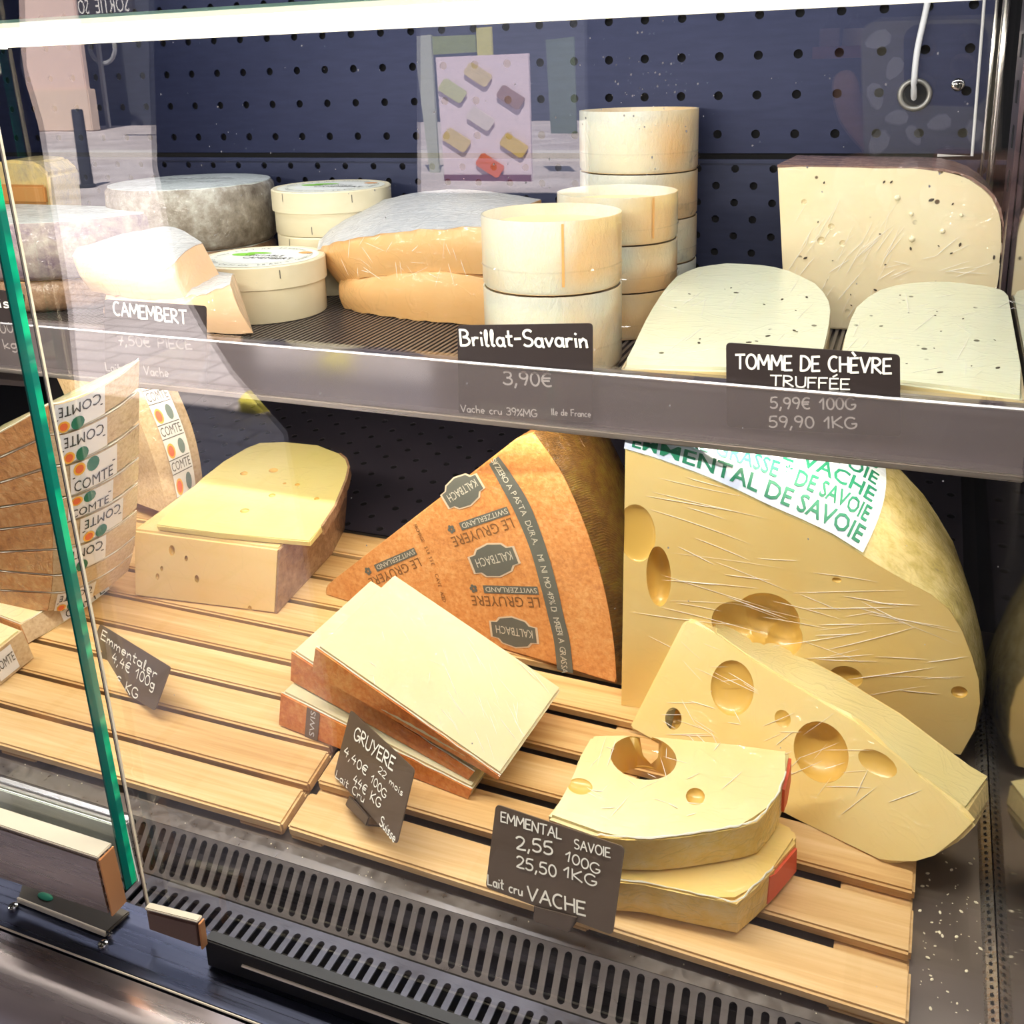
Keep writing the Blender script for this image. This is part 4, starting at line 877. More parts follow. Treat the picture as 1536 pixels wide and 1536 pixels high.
# ---- comte pile at the left
CY = [930, 916, 888, 862, 823, 783, 747, 698, 650, 604]; LY = [930, 912, 884, 855, 827, 793, 760, 723, 685, 647]; CXs = [60, 72, 78, 80, 80, 80, 80, 78, 76, 74]
def vpl(px, py, v): return onPl(px, py, VD, VD*v)
def comte(i, lab, lblpos, flip):
    t = thing('cheese_wedge', lab, 'cheese', 'labelled brown-rind wedges piled at left')
    if i == 0: A0 = onD(43, 966, 0); A1 = onD(30, 935, .018); L0 = A0-XD*.1+VD*.012; L1 = A1-XD*.1+VD*.012; rx = [(0, 0), (.006, .016), (.012, .034), (.018, .055), (.022, .08)]; ro = .0
    else:
        A0, A1 = vpl(CXs[i], CY[i], .464), vpl(CXs[i+1], CY[i+1], .464); L0, L1 = vpl(0, LY[i], .464), vpl(0, LY[i+1], .464)
        L0 = A0+(L0-A0)*2.4; L1 = A1+(L1-A1)*2.4; rx = [(0, 0), (.010, .004), (.020, .014), (.028, .028), (.033, .044), (.034, .062)]; ro = max(0, i-3)*.0016
    A1 = A1-(A1-A0).normalized()*.0008; L1 = L1-(L1-L0).normalized()*.0008
    bot = [L0]+[A0+XD*x+VD*y+ND*(ro*y/.06) for x, y in rx]; top = [L1]+[A1+XD*x+VD*y+ND*(ro*y/.06) for x, y in rx]
    bot.append(L0+VD*.07); top.append(L1+VD*.07); up = ND; th = (A1-A0).dot(ND)
    slabm('body', bot, top, M_COM, t, .0016)
    strip_rind('rind', [bot[0].lerp(bot[1], k/8) for k in range(9)], [top[0].lerp(top[1], k/8) for k in range(9)], M_RCOM, t, .0010, .0009, .05)
    strip_rind('rim', bot[1:-1], top[1:-1], M_RCOM2, t, .0009, .0009, .05)
    edge_line('frosted_edge', [top[0].lerp(top[1], k/8) for k in range(9)]+crspline(top[1:-1], 3)[1:], t, .0005)
    cor = crspline(bot[1:-1], 4); cot = crspline(top[1:-1], 4); upd = (A1-A0).normalized()
    if lblpos:
        a, b_ = lblpos; n = len(cor)-1; P_ = lambda f, C=cor: C[min(n-1, int(f*n))].lerp(C[min(n-1, int(f*n))+1], f*n-min(n-1, int(f*n)))
        seg = [P_(a+(b_-a)*k/10) for k in range(11)]; sgt = [P_(a+(b_-a)*k/10, cot) for k in range(11)]
        def nrm(k): d = (seg[min(10, k+1)]-seg[max(0, k-1)]).normalized(); nn = d.cross(sgt[k]-seg[k]).normalized(); return nn if nn.x-nn.y > 0 else -nn
        bm = B(); r0 = []
        for k in range(11): nn = nrm(k); r0.append((bm.verts.new(seg[k].lerp(sgt[k], .05)+nn*.0016), bm.verts.new(seg[k].lerp(sgt[k], .97)+nn*.0016)))
        for k in range(10): bm.faces.new((r0[k][0], r0[k+1][0], r0[k+1][1], r0[k][1]))
        lb = obj('paper_label', bm, M_LBL, t, 60)
        def sp(u, v):
            k = min(9, max(0, int(u*10))); return seg[k].lerp(seg[k+1], u*10-k).lerp(sgt[k].lerp(sgt[k+1], u*10-k), v)+nrm(k)*.0021
        def poly(pp, m, nm):
            bm = B(); bm.faces.new([bm.verts.new(sp(*q)) for q in pp]); obj(nm, bm, m, lb)
        vs, fs, x0, x1 = text_mesh('COMTE'); bm = B(); s = -1 if flip else 1; v0 = (.86 if flip else .10)
        u0, u1 = (.92, .10) if flip else (.08, .90)
        nv = [bm.verts.new(sp(u0+(v.x-x0)/(x1-x0)*(u1-u0), v0+s*v.y/.7*.34)) for v in vs]
        for f in fs:
            try: bm.faces.new([nv[i_] for i_ in f])
            except ValueError: pass
        obj('label_lettering', bm, M_INKB, lb)
        yv = (.42, .46) if flip else (.52, .56)
        poly([(.05, yv[0]), (.95, yv[0]), (.95, yv[1]), (.05, yv[1])], M_INKB, 'label_line')
        cy_ = .20 if flip else .78
        for rr, m_ in ((.19, M_SEALY), (.13, M_SEAL)):
            bm = B(); bm.faces.new([bm.verts.new(sp(.20+rr*.9*math.cos(q)*.75, cy_+rr*math.sin(q))+(nrm(2)*.0002 if m_ is M_SEAL else Vector())) for q in [2*math.pi*z/16 for z in range(16)]]); obj('round_seal', bm, m_, lb)
        poly([(.48+.13*math.cos(2*math.pi*z/14), cy_+.22*math.sin(2*math.pi*z/14)) for z in range(14)], M_INKG, 'green_bell')
    return t
labs = ['bottom', 'second lowest', 'third from bottom', 'fourth from bottom', 'middle', 'fourth from top', 'third from top', 'second from top', 'topmost']
for i in range(9):
    comte(i, labs[i]+' wedge in the left pile of brown-rind labelled cheese', ((.45, .95), (.12, .55), None, (.15, .62), (.35, .80), (.22, .68), (.25, .72), (.15, .62), (.1, .6))[i], (0, 1, 0, 1, 1, 0, 0, 1, 1)[i])
t = thing('cheese_wedge', 'small labelled wedge lying at the far left front of tray', 'cheese')
Cq = PT([(-60, 900, .030), (30, 946, .030), (45, 985, .0)]); top = PT([(-120, 925, .032), (-20, 985, .032), (32, 944, .032), (-10, 928, .032)]); bot = [p-ND*.032 for p in top]
slabm('body', bot, top, M_COM, t, .002); strip_rind('rind', bot[1:3], top[1:3], M_RCOM2, t, .0008, .0008, .04)
strip_rind('side_rind', bot[0:2], top[0:2], M_RCOM, t, .0008, .0008, .04)
a, b_, c, d = bot[1].lerp(bot[2], .05), bot[1].lerp(bot[2], .6), top[1].lerp(top[2], .6), top[1].lerp(top[2], .05); nn = (b_-a).cross(d-a).normalized(); nn = nn if nn.x > 0 else -nn
bm = B(); bm.faces.new([bm.verts.new(v+nn*.0012) for v in (a.lerp(d, .12), b_.lerp(c, .12), c.lerp(b_, .12), d.lerp(a, .12))]); obj('paper_label', bm, M_LBL, t)
bm = B(); put_text(bm, 'COMTE', a+(d-a)*.4+nn*.0016, (b_-a).normalized(), (d-a)*.28, (b_-a).length*.95); obj('label_lettering', bm, M_INK, t)
# ---- standing comte wedge behind, with a strip of labels down its rim
t = thing('cheese_wedge', 'wrapped standing wedge with column of round-seal labels behind the left pile', 'cheese')
Y0 = .70
Lp = [(176, 560), (200, 610), (222, 665), (240, 720), (252, 772)]; Rp = [(246, 545), (268, 590), (288, 640), (300, 690), (306, 740)]
def rimP(u, v, d=0):     # u across 0..1, v down 0..1
    Lc = crspline([onY(x, y, Y0+.012*0) for x, y in Lp], 6); Rc = crspline([onY(x, y, Y0+.035) for x, y in Rp], 6)
    f = min(v, 1)*(len(Lc)-1.001); k = int(f); a = Lc[k].lerp(Lc[k+1], f-k); b_ = Rc[k].lerp(Rc[k+1], f-k); return a.lerp(b_, u)+Vector((.3, -1, .1)).normalized()*d
bm = B(); g0 = []
for j in range(17):
    v = j/16; fr_ = [rimP(u/6, v, .004*math.sin(math.pi*u/6)) for u in range(7)]
    ring = fr_+[rimP(1, v)+Vector((-.09, .07, 0)), rimP(0, v)+Vector((-.12, .03, 0))]; g0.append([bm.verts.new(p) for p in ring])
for a, b_ in zip(g0, g0[1:]):
    for k in range(9): bm.faces.new((a[k], a[(k+1) % 9], b_[(k+1) % 9], b_[k]))
bm.faces.new(g0[0][::-1]); bm.faces.new(g0[-1]); obj('body', bm, [M_RCOM2], t, 50)
bm = B(); g0 = []
for j in range(25): g0.append([bm.verts.new(rimP(.38+.5*u/4, j/24, .0065)) for u in range(5)])
for a, b_ in zip(g0, g0[1:]):
    for k in range(4): bm.faces.new((a[k], a[k+1], b_[k+1], b_[k]))
lb = obj('paper_label', bm, M_LBL, t, 60)
for k in range(4):
    v0 = .05+k*.245
    vs, fs, x0, x1 = text_mesh('COMTE'); bm = B(); nv = [bm.verts.new(rimP(.41+(v.x-x0)/(x1-x0)*.44, v0+.20-v.y/.7*.065, .0073)) for v in vs]
    for f in fs:
        try: bm.faces.new([nv[i_] for i_ in f])
        except ValueError: pass
    for yy in (.118, .215):
        bm.faces.new([bm.verts.new(rimP(u, v0+q, .0073)) for u, q in ((.39, yy), (.87, yy), (.87, yy+.006), (.39, yy+.006))])
    obj('label_lettering', bm, M_INK, lb)
    for rr, m_, d_ in ((.085, M_SEALY, .0073), (.062, M_SEAL, .0076)):
        bm = B(); bm.faces.new([bm.verts.new(rimP(.50+rr*math.cos(2*math.pi*z/16), v0+.06+rr*.62*math.sin(2*math.pi*z/16), d_)) for z in range(16)]); obj('round_seal', bm, m_, lb)
    bm = B(); bm.faces.new([bm.verts.new(rimP(.74+.07*math.cos(2*math.pi*z/14), v0+.05+.055*math.sin(2*math.pi*z/14), .0073)) for z in range(14)]); obj('green_bell', bm, plain('bell_grey', (.16, .22, .20), .5), lb)
# ================================================================== UPPER CHEESES
def ellc(px, y): return onY(px, 400, y).x
def cup(lab, x, y, r, z0, z1, seam=None, grp=None):
    t = thing('cheese_cup', lab, 'cheese', 'round cheeses in clear collars stacked on the shelf'); h = z1-z0-.0006; c = Vector((x, y, z0))
    bm = B(); lathe(bm, [(r*.97, .0005), (r, .003), (r, h), (r-.0012, h), (r-.0016, h-.009), (r-.003, h-.0095)], c, 72); bmesh.ops.create_circle
    obj('collar', bm, M_CUP, t, 40)
    bm = B(); lathe(bm, [(0, .0), (r*.965, .0), (r*.975, .003), (r*.975, h-.012), (r*.93, h-.009), (0, h-.0085)], c, 64); obj('cheese_disc', bm, M_CUPIN2, t, 40)
    for zz in ((.35, .36) if h > .05 else ()):
        pass
    bm = B(); lathe(bm, [(r+.0002, h*.30), (r+.0009, h*.31), (r+.0002, h*.325)], c, 72); obj('wrap_fold', bm, M_FILM, t, 40)
    if seam is not None:
        bm = B(); a = R(seam); d = Vector((math.cos(a), math.sin(a), 0)); e = Vector((-d.y, d.x, 0)); q = c+d*(r+.0007)
        bm.faces.new([bm.verts.new(q+e*u*.0009+EZ*v) for u, v in ((-1, h*.12), (1, h*.12), (1, h*.97), (-1, h*.97))]); obj('seam_line', bm, plain('seam_orange', (.75, .38, .12), .5), t)
    bm = B(); rnd = random.Random(int(x*1e5+z0*1e5)); a0 = R(rnd.uniform(-60, 20))
    for k in range(5):
        a = a0+k*.09; d = Vector((math.cos(a), math.sin(a), 0)); e = Vector((-d.y, d.x, 0)); q = c+d*(r-.0005)+EZ*rnd.uniform(.0, .2)*h
        bm.faces.new([bm.verts.new(p) for p in (q, q+e*.006+EZ*.002, q+d*rnd.uniform(.004, .009)+EZ*rnd.uniform(.004, .012), q-e*.003+EZ*.008)])
    obj('film_tail', bm, M_FILM, t)
    return t
tq = NT('soft_disc'); M_CUPIN2 = tq.set(Base=(.86, .62, .34), Roughness=.5)
tq = NT('collar'); fq = tq.ramp(tq.noise(9, None, 2), [(.45, 0.), (.62, 1.)]); M_CUP = tq.set(Base=tq.mix(fq, (.74, .72, .58), (.82, .54, .27)), Roughness=.32, Normal=tq.bump(tq.noise(200, tq.map((1, 1, .5)), 4, .7), .9, .0014), Coat=.7, CoatR=.22)
tq.b.inputs['Subsurface Weight'].default_value = .35; tq.b.inputs['Subsurface Radius'].default_value = (.02, .014, .008); tq.b.inputs['Subsurface Scale'].default_value = 1
xf = ellc(828, .715)
cup('upper cup of the front stack beside the soft halves, orange seam line', xf, .715, .0535, -.1570, -.1026, -62)
cup('lower cup of the front stack, partly behind the dark price card', xf, .715, .0535, -.2195, -.1576)
xm = ellc(926, .83)
for k, (a, b_, l) in enumerate(((-.2195, -.180, 'bottom'), (-.1795, -.140, 'middle'), (-.1395, -.1000, 'top'))): cup(l+' cup of the second stack, just behind the front cups', xm, .83, .0515, a, b_, -40 if k == 2 else None)
xb = ellc(957, .942)
for a, b_, l in ((-.2195, -.178, 'bottom'), (-.1775, -.136, 'second'), (-.1355, -.093, 'third'), (-.0925, -.0365, 'topmost tall')): cup(l+' cup of the rearmost stack against the back panel', xb, .942, .0560, a, b_)
# ---- round wooden boxes
def wbox(lab, x, y, r, z0, zl, z1, ang, vis=True):
    t = thing('cheese_box', lab, 'box', 'round poplar cheese boxes on the shelf'); c = Vector((x, y, 0))
    bm = B(); lathe(bm, [(0, z0), (r*.955, z0), (r*.965, z0+.001), (r*.965, zl+.003), (0, zl+.003)], c, 80); obj('base', bm, M_POP, t, 40)
    bm = B(); lathe(bm, [(r*.97, zl), (r, zl), (r, z1-.0012), (r-.0014, z1), (r-.0035, z1-.0006), (0, z1-.0006)], c, 80); l = obj('lid', bm, M_POP, t, 40)
    for zz, a in ((z1-.006, -110), (z0+.007, -80), (z1-.008, -40)):
        q = c+Vector((math.cos(R(a)), math.sin(R(a)), 0))*(r+.0004 if zz > zl else r*.967); e = Vector((-math.sin(R(a)), math.cos(R(a)), 0))
        bm = B(); bm.faces.new([bm.verts.new(q+e*u*.0004+EZ*(zz+v)) for u, v in ((-1, -.004), (1, -.004), (1, .004), (-1, .004))]); obj('staple', bm, M_INK, t)
    if vis:
        bm = B(); bmesh.ops.create_circle(bm, cap_ends=True, segments=64, radius=r*.90, matrix=Matrix.Translation(c+EZ*(z1-.0004))); lb = obj('paper_label', bm, plain('label_cream', (.80, .80, .70), .5), t)
        bm = B(); bmesh.ops.create_circle(bm, cap_ends=True, segments=48, radius=r*.62, matrix=Matrix.Translation(c+EZ*(z1-.0002))); obj('label_centre', bm, plain('label_centre', (.82, .82, .78), .5), lb)
        ca, sa = math.cos(R(ang)), math.sin(R(ang)); X, Y_ = Vector((ca, sa, 0)), Vector((-sa, ca, 0)); zc = EZ*z1
        def blob(u, v, ru, rv, m, nm, k=18):
            bm = B(); bm.faces.new([bm.verts.new(c+zc+X*(r*(u+ru*math.cos(2*math.pi*i/k)))+Y_*(r*(v+rv*math.sin(2*math.pi*i/k)))) for i in range(k)]); obj(nm, bm, m, lb)
        blob(-.40, .12, .20, .13, M_GRN, 'green_leaf'); blob(-.20, .28, .22, .08, M_GRN, 'green_leaf'); blob(.55, .42, .12, .09, plain('seal_orange', (.86, .36, .10), .5), 'round_seal')
        bm = B(); put_text(bm, 'VERITABLE', c+zc-X*r*.35+Y_*r*.02, X, Y_*r*.12, r*.7); put_text(bm, 'CAMEMBERT', c+zc-X*r*.25-Y_*r*.20, X, Y_*r*.15, r*.85)
        for k_, ch in enumerate('FABRICATION TRADITIONNELLE * FROMAGE AU LAIT CRU * '):
            if ch == ' ': continue
            a = R(-150+k_*7.0); d = X*math.cos(a)+Y_*math.sin(a); tn = -X*math.sin(a)+Y_*math.cos(a); put_text(bm, ch, c+zc+d*r*.80, tn*r*.09, -d*r*.085)
        obj('label_lettering', bm, M_INKB, lb)
xr = ellc(506, .93); xo = ellc(394, .80)
wbox('lower round wooden box of the rear pair', xr+.003, .932, .0640, -.2195, -.190, -.1585, 0, True)
wbox('upper round wooden box with green leaf label beside grey tomme', xr, .93, .0635, -.1580, onY(505, 323, .867).z, onY(505, 290, .867).z, 8)
wbox('front round wooden box behind the white bloomy wedges', xo, .80, .0610, -.2195, onY(392, 440, .74).z, onY(392, 405, .739).z, 5)
# ---- soft bloomy wedges
def ypts(l): return [onY(*p) for p in l]
def wavy(a, b_, n, amp, seed):
    rnd = random.Random(seed); return [a.lerp(b_, k/n)+EZ*(rnd.uniform(-amp, amp) if 0 < k < n else 0) for k in range(n+1)]
def half(lab, ft, fb, bt, bb, n=26, amp=.0012, mat=M_BRIE, seed=1, crust=True):
    """ft/fb: front top and bottom polylines, bt/bb: back top and bottom polylines (same count)"""
    t = thing('cheese_half', lab, 'cheese')
    rnd = random.Random(seed); q = [crspline(x, 6) for x in (ft, fb, bt, bb)]; m = len(q[0]); K = 8; bm = B(); V = []
    for i in range(m):
        j1, j2 = rnd.uniform(-amp, amp), rnd.uniform(-amp, amp); row = []
        a, b_, c, d = q[1][i]+EZ*j2*.6, q[0][i]+EZ*j1, q[2][i], q[3][i]
        for k in range(5): f = k/4; p = a.lerp(b_, f); row.append(p+Vector((0, -1, 0))*.0035*math.sin(math.pi*f))
        for k in range(1, K+1): f = k/K; p = b_.lerp(c, f); row.append(p+EZ*(.003*math.sin(math.pi*f)+.0006*noise.noise(p*120)))
        row.append(d); V.append([bm.verts.new(p) for p in row])
    w = len(V[0])
    for a, b_ in zip(V, V[1:]):
        for k in range(w): bm.faces.new((a[k], b_[k], b_[(k+1) % w], a[(k+1) % w]))
    bm.faces.new(V[0]); bm.faces.new(V[-1][::-1])
    bm.verts.ensure_lookup_table(); co = [[v.co.copy() for v in r] for r in V]
    obj('body', bm, mat, t, 55)
    if crust:
        bm = B(); G_ = [[bm.verts.new(r[k]+EZ*.0008+(Vector((0, -.0008, -.0010)) if k == 4 else Vector())) for k in range(4, w-1)] for r in co]
        for a, b_ in zip(G_, G_[1:]):
            for k in range(len(a)-1): bm.faces.new((a[k], b_[k], b_[k+1], a[k+1]))
        bmesh.ops.solidify(bm, geom=list(bm.faces), thickness=.0009); obj('white_rind', bm, M_WHITE, t, 60)
    return t
yb_ = [(520, 385, .90), (560, 360, .93), (620, 350, .945), (680, 350, .945), (780, 350, .93)]
half('lower soft half with amber cut side, squashed under the other', ypts([(508, 428, .83), (540, 420, .815), (600, 412, .805), (660, 410, .80), (745, 418, .80)]), [Vector((p.x, p.y, min(p.z, -.2195) if k else -.2195)) for k, p in enumerate(ypts([(516, 457, .83), (545, 466, .815), (600, 468, .805), (660, 480, .80), (750, 490, .80)]))],
     ypts(yb_), [Vector((p.x, p.y, -.2195)) for p in ypts(yb_)], mat=M_BRIE, seed=4, crust=False)
bh = half('upper soft half with thick white rind on top of the other', ypts([(476, 374, .845), (500, 364, .825), (560, 352, .812), (630, 344, .805), (745, 340, .80)]), ypts([(508, 425, .845), (530, 420, .825), (560, 415, .812), (640, 408, .805), (748, 412, .80)]),
     ypts([(482, 360, .87), (520, 325, .91), (590, 297, .93), (690, 285, .94), (812, 300, .94)]), ypts([(490, 385, .87), (530, 350, .91), (600, 335, .93), (700, 330, .94), (812, 330, .94)]), mat=M_BRIE, seed=9)
creases('crease_glint', bh, lambda x, y: onY(x, y, .797), (500, 350, 720, 410), 26, 60, 35, 36, 31, Vector((0, -1, 0)))
half('lower white wedge wrapped in film, poking out behind card', ypts([(160, 440, .66), (200, 442, .652), (260, 446, .650), (310, 440, .652), (345, 425, .665)]), ypts([(160, 490, .655), (200, 494, .650), (260, 498, .650), (310, 500, .652), (380, 500, .672)]),
     ypts([(170, 420, .71), (210, 410, .72), (270, 410, .73), (318, 408, .73), (352, 412, .71)]), [Vector((p.x, p.y, -.2195)) for p in ypts([(170, 420, .71), (210, 410, .72), (270, 410, .73), (318, 410, .73), (372, 440, .71)])], mat=M_BRIE2, seed=5)
half('upper white wedge with crumpled bloomy rind and peach cut side', ypts([(109, 384, .668), (150, 401, .655), (205, 408, .650), (228, 414, .650), (262, 397, .652)]), ypts([(137, 437, .668), (165, 442, .655), (205, 448, .650), (240, 453, .650), (282, 457, .652)]),
     ypts([(125, 372, .685), (170, 356, .70), (215, 346, .715), (262, 342, .725), (304, 366, .70)]), ypts([(140, 425, .685), (180, 425, .70), (220, 425, .715), (270, 425, .725), (332, 418, .70)]), mat=M_BRIE2, seed=11)
# ---- large tomme standing and two half tommes
t = thing('cheese_quarter', 'tall standing pale cheese quarter with dark specks, brown rind on top', 'cheese')
YT = .866
fp = [(1166, 249), (1200, 250), (1290, 251.5), (1370, 252.5), (1414, 255), (1438, 261), (1457, 268), (1476, 281), (1490, 295), (1499, 313), (1503.5, 335), (1504, 365), (1501, 395), (1496, 428)]
front = [onY(x, y, YT) for x, y in fp]; front += [Vector((front[-1].x-.006, YT, -.2195)), Vector((front[0].x+.012, YT, -.2195))]
rear = [p+Vector((.006 if p.x < 0 else 0, .092, 0)) for p in front]
o = slabm('body', front, rear, M_TOM, t, .0015)
carve(o, [(onY(x, y, YT), (r*.0006, .002, r*.0006), None) for x, y, r in ((1232, 361, 5.5), (1247, 340, 4.5), (1264, 365, 4.5), (1206, 303, 4), (1346, 297, 4), (1367, 321, 3), (1368, 359, 4), (1414, 347, 3.5), (1442, 323, 2.5))], False)
strip_rind('rind', front[0:13], rear[0:13], M_RPINK, t, .0012, .0010, 0)
creases('crease_glint', t, lambda x, y: onY(x, y, YT), (1175, 330, 1330, 480), 44, -58, 9, 70, 17, Vector((0, -1, 0)), fp[:1]+fp[4:]+[(1490, 470), (1180, 490)]); creases('crease_glint', t, lambda x, y: onY(x, y, YT), (1300, 370, 1480, 440), 16, -20, 12, 60, 18, Vector((0, -1, 0)), fp[:1]+fp[4:]+[(1490, 470), (1180, 490)])
rnd = random.Random(5); bm = B()
for x, y, r in ((1236, 274, 2), (1326, 273, 2.4), (1337, 273, 2.4), (1397, 300, 4), (1429, 306, 2), (1208, 387, 3), (1320, 351, 1.6), (1366, 373, 2.6), (1328, 397, 1.8), (1440, 367, 3), (1427, 380, 2.2), (1313, 435, 2.6), (1276, 442, 1.4), (1277, 458, 1.5), (1491, 386, 3), (1227, 333, 1.6), (1249, 391, 1.3), (1408, 369, 1.6)):
    c = onY(x, y, YT-.0004); bmesh.ops.create_icosphere(bm, subdivisions=1, radius=r*.00055, matrix=Matrix.Translation(c) @ Matrix.Rotation(rnd.random()*3, 4, 'Y') @ Matrix.Diagonal((1.2, .3, .6, 1)))
M_SPK = plain('speck_dark', (.05, .035, .02), .7); obj('truffle_specks', bm, M_SPK, t)['kind'] = 'stuff'
def tomme(lab, px, seed, clipx=None):
    t = thing('cheese_half', lab, 'cheese', 'speckled pale half wheels lying at the shelf front'); n = Vector((0, -.147, 1)).normalized(); P0 = Vector((0, .633, -.195))
    top = [onPl(x, y, n, P0) for x, y in px]
    for p in top:
        if p.x > WX-.002: p.x = WX-.002
        if p.y < .630: p.z += (.630-p.y)*.147; p.y = .630
    top = [p.copy() for p in top]; bot = [Vector((p.x, p.y, -.2192)) for p in top]
    body = slabm('body', bot, top, M_TOM2, t, .0022)
    strip_rind('front_cut', [bot[-1], bot[0]][::-1], [top[-1], top[0]][::-1], plain('cut_yellow', (.78, .62, .30), .4, Coat=.6), t, .0004, .0004, .1)
    strip_rind('rind', bot[:], top[:], plain('half_rind', (.45, .36, .22), .6), t, .0007, .0007, .06)
    creases('crease_glint', t, lambda x, y: onPl(x, y, n, P0), (min(p[0] for p in px), 400, max(p[0] for p in px), 570), 40, -35, 30, 55, seed, n, px)
    cx = sum(p.x for p in top)/len(top); cy = sum(p.y for p in top)/len(top); bm = B(); rnd = random.Random(seed)
    for k in range(34):
        x = cx+rnd.uniform(-.075, .075); y = cy+rnd.uniform(-.11, .11)
        ins = False; j = len(top)-1
        for i in range(len(top)):
            a, b_ = top[i], top[j]
            if (a.y > y) != (b_.y > y) and x < (b_.x-a.x)*(y-a.y)/(b_.y-a.y)+a.x: ins = not ins
            j = i
        if not ins or min(((Vector((p.x, p.y))-Vector((x, y))).length for p in top)) < .012: continue
        z = P0.z+.147*(y-P0.y)+.0002; bmesh.ops.create_icosphere(bm, subdivisions=1, radius=rnd.choice((.0007, .0010, .0016)), matrix=Matrix.Translation((x, y, z)) @ Matrix.Rotation(rnd.random()*3, 4, 'Z') @ Matrix.Diagonal((1.5, .7, .35, 1)))
    obj('truffle_specks', bm, M_SPK, t)['kind'] = 'stuff'
    return t
tomme('left speckled half wheel lying behind the rail, beside the cups', crspline([(934, 549, 0), (950, 520, 0), (968, 482, 0), (990, 445, 0), (1015, 415, 0), (1045, 400, 0), (1090, 395, 0), (1140, 396, 0), (1185, 405, 0), (1222, 425, 0), (1243, 452, 0), (1244, 480, 0), (1236, 520, 0), (1222, 556, 0)], 2) and [(v[0], v[1]) for v in crspline([(934, 549, 0), (950, 520, 0), (968, 482, 0), (990, 445, 0), (1015, 415, 0), (1045, 400, 0), (1090, 395, 0), (1140, 396, 0), (1185, 405, 0), (1222, 425, 0), (1243, 452, 0), (1244, 480, 0), (1236, 520, 0), (1222, 556, 0)], 2)], 3)
tomme('right speckled half wheel lying against the side wall', [(v[0], v[1]) for v in crspline([(1262, 560, 0), (1264, 525, 0), (1276, 480, 0), (1298, 445, 0), (1340, 427, 0), (1400, 421, 0), (1450, 424, 0), (1500, 434, 0), (1540, 446, 0), (1540, 500, 0), (1536, 596, 0)], 2)], 8)
# ---- grey mould tommes at the left
M_RPURP = rindm('purple_brown_rind', [(.07, .05, .06), (.22, .16, .20), (.40, .33, .30), (.55, .52, .46)], 45, 1, 1.2)
def wheel(lab, cx, y, rpx, z0, z1, side, topm, name='round_cheese', halfw=False):
    t = thing(name, lab, 'cheese', 'grey mould wheels stacked at upper left'); d = ray(cx, 330); r = rpx/FPX/d.y*y; c = Vector((d.x/d.y*y, y, 0))
    bm = B(); lathe(bm, [(0, z0), (r*.93, z0), (r*.99, z0+.006), (r, (z0+z1)/2), (r*.985, z1-.005), (r*.95, z1-.0005)], c, 72)
    rr = random.Random(int(cx))
    for v in bm.verts: v.co += Vector((v.co.x-c.x, v.co.y-c.y, 0))*.012*noise.noise(v.co*45)
    if halfw:
        for v in bm.verts: v.co.y = min(v.co.y, y+.012)
    obj('side_rind', bm, side, t, 60)
    bm = B(); lathe(bm, [(r*.952, z1-.002), (r*.95, z1), (r*.7, z1+.0012), (0, z1+.001)], c, 72)
    if halfw:
        for v in bm.verts: v.co.y = min(v.co.y, y+.011)
    obj('top_rind', bm, topm, t, 60)
    return t, c, r
zt_ = onY(292, 289, .81).z
t, c, r = wheel('rear grey mouldy wheel with stamped pale top', 292, .905, 122, -.172, zt_, M_RGREY, M_RTOP)
bm = B(); X, Y_ = Vector((.98, .18, 0)), Vector((-.18, .98, 0))
put_text(bm, 'FERMIER', c-X*r*.5+Y_*r*.1+EZ*(zt_+.0022), X, Y_*.010, r*1.0); put_text(bm, 'LAIT CRU', c-X*r*.4-Y_*r*.25+EZ*(zt_+.0022), X, Y_*.009, r*.85); obj('stamp', bm, plain('stamp_grey', (.20, .21, .20), .7), t)
wheel('dark wheel underneath the rear grey wheel', 292, .907, 119, -.2195, -.1730, M_RBR, M_RTOP)
wheel('front grey mouldy wheel with pale streaked top', 108, .83, 165, -.186, onY(120, 345, .70).z, M_RPURP, M_RTOP, halfw=True)
wheel('dark wheel with orange edge underneath the front grey wheel', 104, .832, 161, -.2195, -.1870, M_RBR, M_BRIE, halfw=True)
t = thing('cheese_wedge', 'yellow and orange wedge behind the mouldy wheels, far left', 'cheese')
q = [(-60, 300), (-40, 252), (10, 240), (52, 243), (72, 262), (72, 312), (20, 330)]
f_ = [onY(x, y, .90) for x, y in q]; f_[-1].z = f_[0].z = f_[-2].z = -.2195
slabm('body', f_, [p+Vector((-.02, .07, .0)) for p in f_], rindm('orange_streak', [(.60, .38, .14), (.80, .62, .26), (.45, .36, .26)], 30, .6, .9), t, .004)
bm = B(); box(bm, (f_[0].x, .893, -.135), (f_[4].x-.002, .899, -.112), .003); obj('orange_side', bm, plain('orange_paste', (.72, .34, .10), .4, Coat=.6), t)
